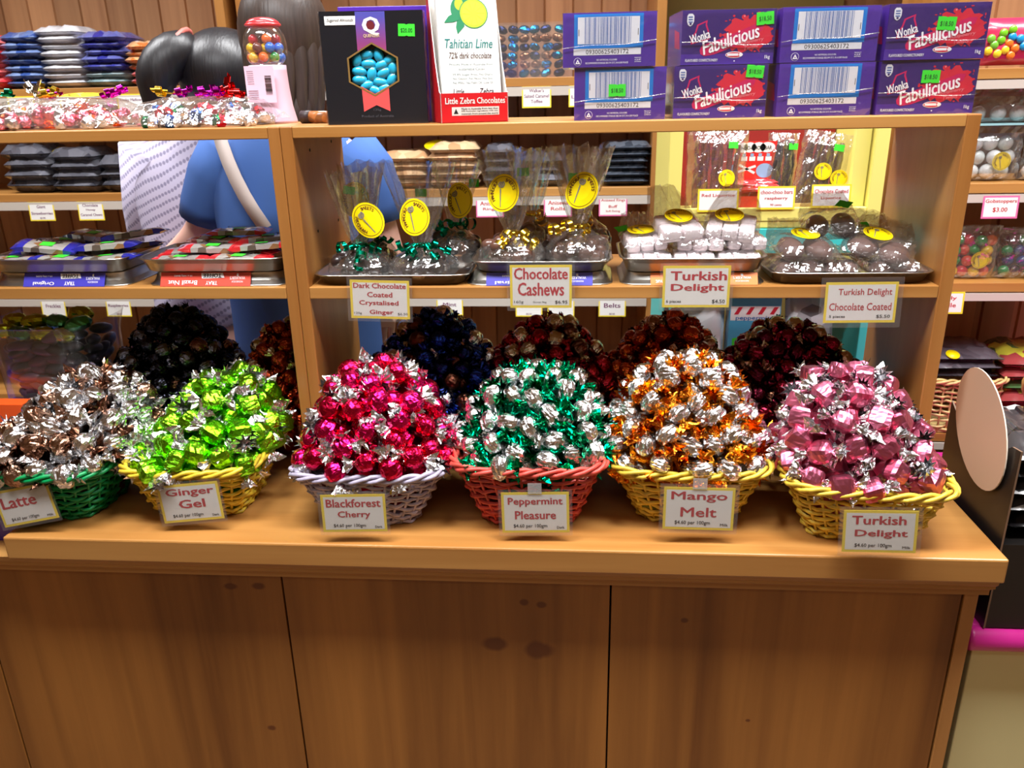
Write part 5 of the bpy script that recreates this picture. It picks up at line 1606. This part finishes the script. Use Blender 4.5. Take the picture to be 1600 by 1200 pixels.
WB = [(232, 236, 236), (222, 230, 228), (240, 240, 240)]
MC = [(226, 80, 60), (240, 200, 40), (40, 160, 80), (40, 130, 210), (240, 120, 50), (220, 60, 70)]
ball_bag((1.65, YR+.05, ZB+.003), .11, .10, .0165, WB, 'clear bag of white balls standing on the shelf beside the right upright', 1, 'white ball sweet in the lower bag by the right upright')
ball_bag((1.775, YR+.05, ZB+.003), .11, .10, .0165, WB, 'clear bag of white balls cut by the photo edge, on the shelf', 2, 'white ball sweet in the bag at the photo edge')
cb_ = MB().box(1.58, 1.86, YR+.02, YR+.12, ZB+.122, ZB+.126).build('pale_blue_card', plain('pale_blue_card', (150, 196, 200), .5)); tag(cb_, 'pale blue card lying between the two layers of white ball bags', 'card')
ball_bag((1.655, YR+.05, ZB+.128), .13, .062, .0165, WB, 'upper clear bag of white balls resting on the pale blue card', 3, 'white ball sweet in the bag on the blue card', False)
ball_bag((1.645, YR+.05, ZC+.003), .105, .105, .0130, MC, 'clear bag of multicoloured balls with a yellow sticker on the right shelving', 4, 'coloured ball sweet in the bag on the right shelving')
ball_bag((1.77, YR+.05, ZC+.003), .12, .10, .0130, [(90, 30, 40), (40, 60, 120), (60, 40, 60), (200, 60, 60), (40, 130, 70)], 'clear bag of dark mixed balls at the photo edge on the right shelving', 5, 'dark ball sweet in the bag at the photo edge', False)
rbag = empty('candy_bag', 'raspberry red candy bag with a window of bright balls, upper right', 'sweets bag', (1.68, YR+.05, ZA+.001))
me = pack_mesh(plain('raspberry_film', (214, 50, 90), .3, coat=.6), .24, .095, .05, 41)
o = bpy.data.objects.new('bag', me); col.objects.link(o); o.parent = rbag; o.location = (0, 0, .0485); o.rotation_euler = (R(82), 0, 0)
for t_, z_ in (('BIG', .055), ('GUM', .036)):
    mb = MB(); mb.text(t_, .03, z_, .031, .015, 0, .03, -.0515); mb.build('lettering', WHITEP, rbag)
rr = random.Random(6)
mcm = [MB().ball((0, 0, 0), (.009, .005, .009), 0, 12, 8).mesh('window_ball', [plain('ball_%d_%d_%d' % c, c, .25, coat=.5)]) for c in ((240, 120, 40), (120, 200, 40), (240, 210, 50), (30, 150, 210), (120, 190, 60))]
for k in range(14):
    a, q = k*2.4, .036*math.sqrt((k+.5)/14)
    o = bpy.data.objects.new('window_ball', mcm[k % 5]); col.objects.link(o); o.parent = rbag; o.location = (-.066+q*1.1*math.cos(a), -.050, .047+q*.85*math.sin(a))
wtag(1.662, ZB-.052, [('Gobstoppers', .25, .86, .2), ('$3.00', -.12, .4, .22)], 'pink edged card reading Gobstoppers $3.00', TAGP, .078, .050, YR-.006, RED_INK)
wtag(1.585, ZC-.046, [('Jelly', .2, .5, .2), ('Belle', -.1, .5, .2)], 'card half hidden behind the right upright', YELLOW, .07, .052, YR-.006, RED_INK)
wb_ = basket((1.665, YR+.1, -.134), 0, .20, .2, .19, .19, .135, (232, 196, 128), 'natural straw wicker basket of dark packets beyond the right upright', 77)
P_COAL = packet('coal_packets', (58, 52, 60), (96, 88, 96), 30)
stack(P_COAL, 1.665, YR+.1, -.01, .17, .15, .022, 3, 'dark packet piled in the straw basket beyond the upright', 'dark packets in the straw basket', 21)
ly = MB().lathe([(.016, 0), (.016, .0008)], 24, 0).build('round_label', STICK_Y); ly.location = (1.635, YR+.035, .06); ly.rotation_euler = (R(25), 0, 0); tag(ly, 'yellow round label on the dark packets in the straw basket', 'label')
stack(packet('mixed_packets', (60, 100, 50), (190, 180, 60), 30, c3=(150, 60, 60)), 1.85, YR+.1, -.133, .2, .18, .03, 6, 'green and red packet behind the beige oval card', 'mixed packets behind the oval card', 22)

# ------------------------------------------------------------------ black cardboard display and cream stand by the counter end
BLK = plain('black_board', (24, 20, 18), .45, coat=.2); BROWNB = plain('raw_board', (120, 92, 70), .7)
XB = 1.386
dsp = empty('cardboard_display', 'black cardboard display of sweets standing against the right end of the counter', 'display', (0, 0, 0))
mb = MB()
prof = [(.05, -.16), (.285, -.16), (.285, .150), (.17, .085), (.075, .155), (.05, .158)]
vs = [(XB, y, z) for y, z in prof]+[(XB+.003, y, z) for y, z in prof]
n = len(prof)
mb.add(vs, [tuple(range(n-1, -1, -1)), tuple(range(n, 2*n))], 0)
mb.add(vs, [(i, (i+1) % n, (i+1) % n+n, i+n) for i in range(n)], 1)
mb.build('side_panel', [BLK, BROWNB], dsp)
MB().box(XB+.0035, 1.70, .052, .055, -.16, -.004).build('front_panel', BLK, dsp)
MB().box(XB+.0035, 1.70, .056, .28, -.0075, -.0045).build('shelf', BLK, dsp)
MB().box(XB+.0035, 1.70, .2815, .2845, -.16, .05).build('back_panel', BLK, dsp)
# beige oval back of a header card, tucked against the side panel
mb = MB(); n = 40
pts = [(.165+.088*math.cos(2*PI*k/n)+.028*math.sin(2*PI*k/n), .148+.092*math.sin(2*PI*k/n)) for k in range(n)]
vs = [(XB-.0065, y, z) for y, z in pts]+[(XB-.0045, y, z) for y, z in pts]
mb.add(vs, [tuple(range(n)), tuple(range(2*n-1, n-1, -1))], 0); mb.add(vs, [(i, (i+1) % n, (i+1) % n+n, i+n) for i in range(n)], 1)
ov = mb.build('oval_card', [plain('beige_board', (198, 168, 140), .6), plain('board_edge', (222, 206, 186), .6)]); tag(ov, 'beige oval card standing against the black cardboard display', 'card')
P_BLK_GLINT = packet('black_packets_glint', (26, 24, 26), (60, 58, 60), 24, .15, c3=(214, 214, 214))  # black packs; the white cells are highlights painted into the colour
stack(P_BLK_GLINT, 1.465, .16, -.0035, .14, .19, .03, 5, 'glossy black packet with painted white highlights in the black cardboard display', 'packets in the black display', 23)
st_ = empty('side_stand', 'cream painted stand with a pink padded edge beside the counter', 'stand', (1.7, .3, FL))
def sp2(mb, name, mat, bev=0):
    o = mb.build(name, mat, st_, bev); o.matrix_parent_inverse = Matrix.Translation((-1.7, -.3, -FL)); return o
sp2(MB().box(1.382, 2.3, .06, .75, FL, -.205), 'body', plain('pale_green_cream', (224, 216, 160), .6), .002)
rim = [( .056+.022*math.cos(a), -.183+.021*math.sin(a)) for a in [2*PI*k/14 for k in range(14)]]
sp2(MB().rings([[(xx, y, z) for y, z in rim] for xx in (1.366, 1.372, 2.3)], 0, True), 'padded_edge', plain('pink_plastic', (206, 40, 140), .35, coat=.4))
sp2(MB().box(1.372, 2.3, .06, .75, -.2045, -.162), 'top', plain('pink_plastic', (206, 40, 140), .35, coat=.4), .004)
rope = MB()
for s in range(2):
    rope.tube([(1.60+.02*math.sin(k*.5), .40+.012*math.cos(k*.8+s*PI), .03+.012*k+.008*math.sin(k*.8+s*PI)) for k in range(14)], .012, 8, 0)
for s in range(2):
    pass
rp = rope.build('straw_handle', packet_wicker((226, 176, 100))); tag(rp, 'twisted straw basket handle behind the beige oval card', 'handle')

# ------------------------------------------------------------------ the two shoppers
def skin_mesh(name, joints, edges, mat, parent, sub=2, root=0):
    me = bpy.data.meshes.new(name)
    me.from_pydata([j[0] for j in joints], edges, [])
    me.materials.append(mat)
    o = bpy.data.objects.new(name, me); col.objects.link(o)
    if parent: o.parent = parent
    sk = o.modifiers.new('skin', 'SKIN'); sk.use_smooth_shade = True
    o.data.skin_vertices or None
    for i, j in enumerate(joints):
        r_ = j[1]
        v = me.skin_vertices[0].data[i]
        v.radius = r_ if isinstance(r_, tuple) else (r_, r_)
        v.use_root = (i == root)
    s = o.modifiers.new('smooth', 'SUBSURF'); s.levels = sub; s.render_levels = sub
    return o


def ell_loft(secs, mat, name, parent, n=28, wob=0, seed=0):
    """closed body of elliptical cross sections (cx, cy, z, rx, ry)"""
    rr = random.Random(seed)
    rs = [[(cx+rx*math.cos(2*PI*k/n)*(1+wob*rr.uniform(-1, 1)), cy+ry*math.sin(2*PI*k/n)*(1+wob*rr.uniform(-1, 1)), z) for k in range(n)] for cx, cy, z, rx, ry in secs]
    o = MB().rings(rs, 0, True, True).build(name, mat, parent)
    s = o.modifiers.new('smooth', 'SUBSURF'); s.levels = 1; s.render_levels = 1
    return o


def body(cx, cy, head, neck, sh, arms, parent, sc=1):
    """one continuous skin from feet to head and fingertips"""
    J = [((cx, cy, -.02), .13)]; E = []
    def add(p, r_, par):
        J.append((p, r_)); E.append((par, len(J)-1)); return len(J)-1
    a = add((cx, cy, .15), .115, 0); a = add((cx, cy, .35), .12, a); chest = add((cx, cy, sh-.06), .11, a)
    nk = add(neck, .052, chest); h1 = add((head[0], head[1], head[2]-.06), .07, nk); h2 = add((head[0], head[1], head[2]+.03), .088, h1)
    add((head[0]+.0, head[1]+.06, head[2]-.01), .06, h2)
    for s in (-1, 1):
        hp = add((cx+s*.085, cy, -.1), .085, 0); kn = add((cx+s*.09, cy+.01, -.46), .058, hp); an = add((cx+s*.09, cy, -.82), .042, kn); add((cx+s*.1, cy+.13, -.865), .03, an)
    for (sp3, el, wr) in arms:
        s1 = add(sp3, .052, chest); e1 = add(el, .042, s1); w1 = add(wr, .027, e1)
        d = (Vector(wr)-Vector(el)).normalized()
        pm = add(tuple(Vector(wr)+d*.06), .034, w1)
        sd = d.cross(Vector((0, 0, 1))).normalized()
        for k in range(4):
            b = Vector(wr)+d*.09+sd*(k-1.5)*.02
            f1 = add(tuple(b), .0105, pm); f2 = add(tuple(b+d*.035+Vector((0, 0, -.008))), .009, f1); add(tuple(b+d*.055+Vector((0, 0, -.026))), .008, f2)
        t1 = add(tuple(Vector(wr)+d*.04+sd*.045), .011, pm); add(tuple(Vector(wr)+d*.075+sd*.06), .009, t1)
    return skin_mesh('body', J, E, SKIN, parent)


def hair_mat(key, c1, c2):
    if key in MATS: return MATS[key]
    m, nt, b = new_mat(key)
    tc = nt.nodes.new('ShaderNodeTexCoord'); mp = nt.nodes.new('ShaderNodeMapping'); mp.inputs['Scale'].default_value = (160, 60, 4)
    n = nt.nodes.new('ShaderNodeTexNoise'); n.inputs['Scale'].default_value = 1; n.inputs['Detail'].default_value = 4
    link(nt, tc.outputs['Object'], mp.inputs[0]); link(nt, mp.outputs[0], n.inputs['Vector'])
    cr = nt.nodes.new('ShaderNodeValToRGB'); cr.color_ramp.elements[0].color = lin(c1); cr.color_ramp.elements[1].color = lin(c2)
    link(nt, n.outputs['Fac'], cr.inputs[0]); link(nt, cr.outputs[0], b.inputs['Base Color']); b.inputs['Roughness'].default_value = .42
    bp = nt.nodes.new('ShaderNodeBump'); bp.inputs['Strength'].default_value = .4; bp.inputs['Distance'].default_value = .003
    link(nt, n.outputs['Fac'], bp.inputs['Height']); link(nt, bp.outputs[0], b.inputs['Normal'])
    return m


# shopper in the lilac openwork sweater
p1 = empty('person', 'person with black ponytail and lilac openwork sweater bending to the wall shelves', 'person', (-.27, .98, FL))
def under(o, p): o.parent = p; o.matrix_parent_inverse = Matrix.Translation(-p.location); return o
b1 = body(-.27, .98, (-.17, 1.02, .735), (-.22, 1.0, .615), .56, [((-.43, .98, .52), (-.47, 1.04, .27), (-.36, 1.22, .16)), ((-.12, 1.0, .52), (-.06, 1.10, .28), (-.1, 1.3, .2))], None)
under(b1, p1)
m, nt, b = new_mat('openwork_knit')
tc = nt.nodes.new('ShaderNodeTexCoord'); mp = nt.nodes.new('ShaderNodeMapping'); mp.inputs['Rotation'].default_value = (0, R(25), 0)
wv = nt.nodes.new('ShaderNodeTexWave'); wv.wave_type = 'BANDS'; wv.bands_direction = 'Z'; wv.inputs['Scale'].default_value = 14; wv.inputs['Distortion'].default_value = 3; wv.inputs['Detail'].default_value = 1; wv.inputs['Detail Scale'].default_value = .8
link(nt, tc.outputs['Object'], mp.inputs[0]); link(nt, mp.outputs[0], wv.inputs['Vector'])
wv2 = nt.nodes.new('ShaderNodeTexWave'); wv2.bands_direction = 'X'; wv2.inputs['Scale'].default_value = 30; link(nt, mp.outputs[0], wv2.inputs['Vector'])
mt = nt.nodes.new('ShaderNodeMath'); mt.operation = 'MULTIPLY'; link(nt, wv.outputs['Fac'], mt.inputs[0])
ma = nt.nodes.new('ShaderNodeMath'); ma.operation = 'MULTIPLY_ADD'; ma.inputs[1].default_value = .5; ma.inputs[2].default_value = .6; link(nt, wv2.outputs['Fac'], ma.inputs[0]); link(nt, ma.outputs[0], mt.inputs[1])
cr = nt.nodes.new('ShaderNodeValToRGB'); cr.color_ramp.elements[0].position = .5; cr.color_ramp.elements[0].color = lin((204, 198, 222)); cr.color_ramp.elements[1].position = .8; cr.color_ramp.elements[1].color = lin((146, 140, 168))
link(nt, mt.outputs[0], cr.inputs[0]); link(nt, cr.outputs[0], b.inputs['Base Color']); b.inputs['Roughness'].default_value = .85
KNIT = MATS['openwork_knit']
sw = ell_loft([(-.275, .98, .08, .172, .125), (-.275, .98, .12, .175, .128), (-.275, .98, .25, .165, .122), (-.275, .98, .38, .17, .125), (-.272, .985, .48, .192, .125), (-.265, .99, .545, .182, .112), (-.255, .995, .585, .13, .095), (-.235, 1.0, .612, .075, .075), (-.228, 1.0, .622, .065, .068)], KNIT, 'sweater', None, 28, .012, 1)
under(sw, p1)
for q in (((-.375, .985, .555), (-.43, 1.0, .40), (-.475, 1.04, .27), (-.43, 1.12, .21), (-.39, 1.18, .175)), ((-.14, 1.0, .54), (-.10, 1.04, .40), (-.06, 1.10, .28), (-.075, 1.18, .24), (-.09, 1.25, .215))):
    under(MB().tube(q, [.098, .074, .060, .05, .044], 16, 0).build('sleeve', KNIT), p1)
TROU = plain('dark_trousers', (62, 58, 70), .8); JEANS = plain('blue_denim', (52, 70, 110), .8)
def trousers(cx, cy, mat, p):
    o = skin_mesh('trousers', [((cx, cy, .10), .15), ((cx, cy, -.04), .145), ((cx-.088, cy, -.14), .095), ((cx-.09, cy+.01, -.46), .075), ((cx-.09, cy, -.80), .06), ((cx+.088, cy, -.14), .095), ((cx+.09, cy+.01, -.46), .075), ((cx+.09, cy, -.80), .06)],
                  [(0, 1), (1, 2), (2, 3), (3, 4), (1, 5), (5, 6), (6, 7)], mat, None)
    under(o, p)
trousers(-.27, .98, TROU, p1)
BH1 = hair_mat('black_hair', (14, 13, 15), (38, 36, 40))
def hair_loft(secs, mat, name, n=26, seed=0):
    """tube of elliptical sections along any path: (centre, radius)"""
    rr = random.Random(seed)
    pts = [q[0] for q in secs]
    mb = MB().tube(pts, [q[1]*(1+rr.uniform(-.03, .03)) for q in secs], n, 0)
    o = mb.build(name, mat)
    m_ = o.modifiers.new('smooth', 'SUBSURF'); m_.levels = 1; m_.render_levels = 1
    return o
h = MB().ball((-.165, 1.0, .745), (.118, .135, .112), 0, 28, 18).build('hair', BH1)
under(h, p1)
under(hair_loft([((-.20, .96, .80), .03), ((-.235, .925, .80), .055), ((-.265, .895, .785), .056), ((-.287, .875, .75), .053), ((-.298, .865, .71), .047), ((-.303, .865, .67), .038), ((-.303, .87, .635), .024), ((-.30, .87, .61), .006)], BH1, 'ponytail'), p1)
tie = MB().tube([(-.243+.02*math.sin(a), .915+.05*math.cos(a)+.02*math.sin(a), .797+.05*math.sin(a)) for a in [2*PI*k/16 for k in range(16)]], .007, 8, 0, True).build('hair_tie', plain('coral_tie', (214, 110, 100), .5))
under(tie, p1)

# shopper in the blue shirt with a bag strap
p2 = empty('person', 'person with long brown hair and blue T-shirt with a pale bag strap', 'person', (.05, .82, FL))
b2 = body(.05, .82, (.065, .85, .80), (.06, .83, .655), .58, [((-.11, .82, .55), (-.19, .84, .385), (-.285, .865, .325)), ((.21, .82, .55), (.26, .86, .30), (.2, 1.0, .15))], None)
under(b2, p2)
SHIRT = plain('blue_jersey', (58, 94, 158), .9)
sh = ell_loft([(.05, .82, .02, .18, .13), (.05, .82, .06, .185, .135), (.05, .82, .2, .18, .13), (.05, .82, .36, .185, .13), (.05, .82, .47, .195, .125), (.05, .82, .55, .185, .11), (.052, .822, .60, .14, .095), (.058, .825, .632, .08, .075), (.06, .825, .645, .062, .062)], SHIRT, 'shirt', None, 28, .015, 2)
under(sh, p2)
for q in (((-.08, .82, .57), (-.125, .82, .51), (-.16, .83, .45), (-.175, .835, .415)), ((.18, .82, .57), (.225, .825, .51), (.245, .84, .45), (.252, .845, .41))):
    under(MB().tube(q, [.075, .072, .066, .063], 16, 0).build('sleeve', SHIRT), p2)
trousers(.05, .82, JEANS, p2)
BR = hair_mat('brown_hair', (38, 30, 27), (84, 70, 62))
h = MB().ball((.066, .835, .815), (.098, .115, .125), 0, 28, 18).build('hair', BR)
under(h, p2)
rr = random.Random(3)
for k in range(17):
    a = -1.4+2.8*k/16
    x0, y0 = .066+.075*math.sin(a), .835-.07*math.cos(a)
    under(hair_loft([((x0*.9+.007, y0, .88), .012), ((x0, y0-.014, .81), .02), ((x0+.003, y0-.022+.01*(k % 2), .74), .021), ((x0, y0-.026+.008*(k % 2), .68), .02), ((x0*.8+.016, y0-.025, .63), .015), ((x0*.8+.018, y0-.022, .59+.03*rr.random()), .003)], BR, 'hair_lock', 12, k), p2)
stp = []
for k in range(13):
    t = k/12
    stp.append((-.075+.19*t, .835-.155*math.sin(PI*min(1, .25+t*.9)*.9)-.0, .625-.42*t))
mb = MB(); vs = []
for p in stp: vs += [(p[0]-.014, p[1], p[2]-.006), (p[0]+.014, p[1], p[2]+.006)]
n = len(vs)
vs2 = [(a, b_+.003, c) for a, b_, c in vs]
mb.add(vs+vs2, [(2*i, 2*i+1, 2*i+3, 2*i+2) for i in range(12)]+[(n+2*i, n+2*i+2, n+2*i+3, n+2*i+1) for i in range(12)]+[(2*i, 2*i+2, n+2*i+2, n+2*i) for i in range(12)]+[(2*i+1, n+2*i+1, n+2*i+3, 2*i+3) for i in range(12)], 0, True)
under(mb.build('bag_strap', plain('strap_webbing', (190, 178, 172), .7)), p2)

p1.location.x -= .035; p1.location.y += .075
p2.location.y -= .055; p2.location.x += .004
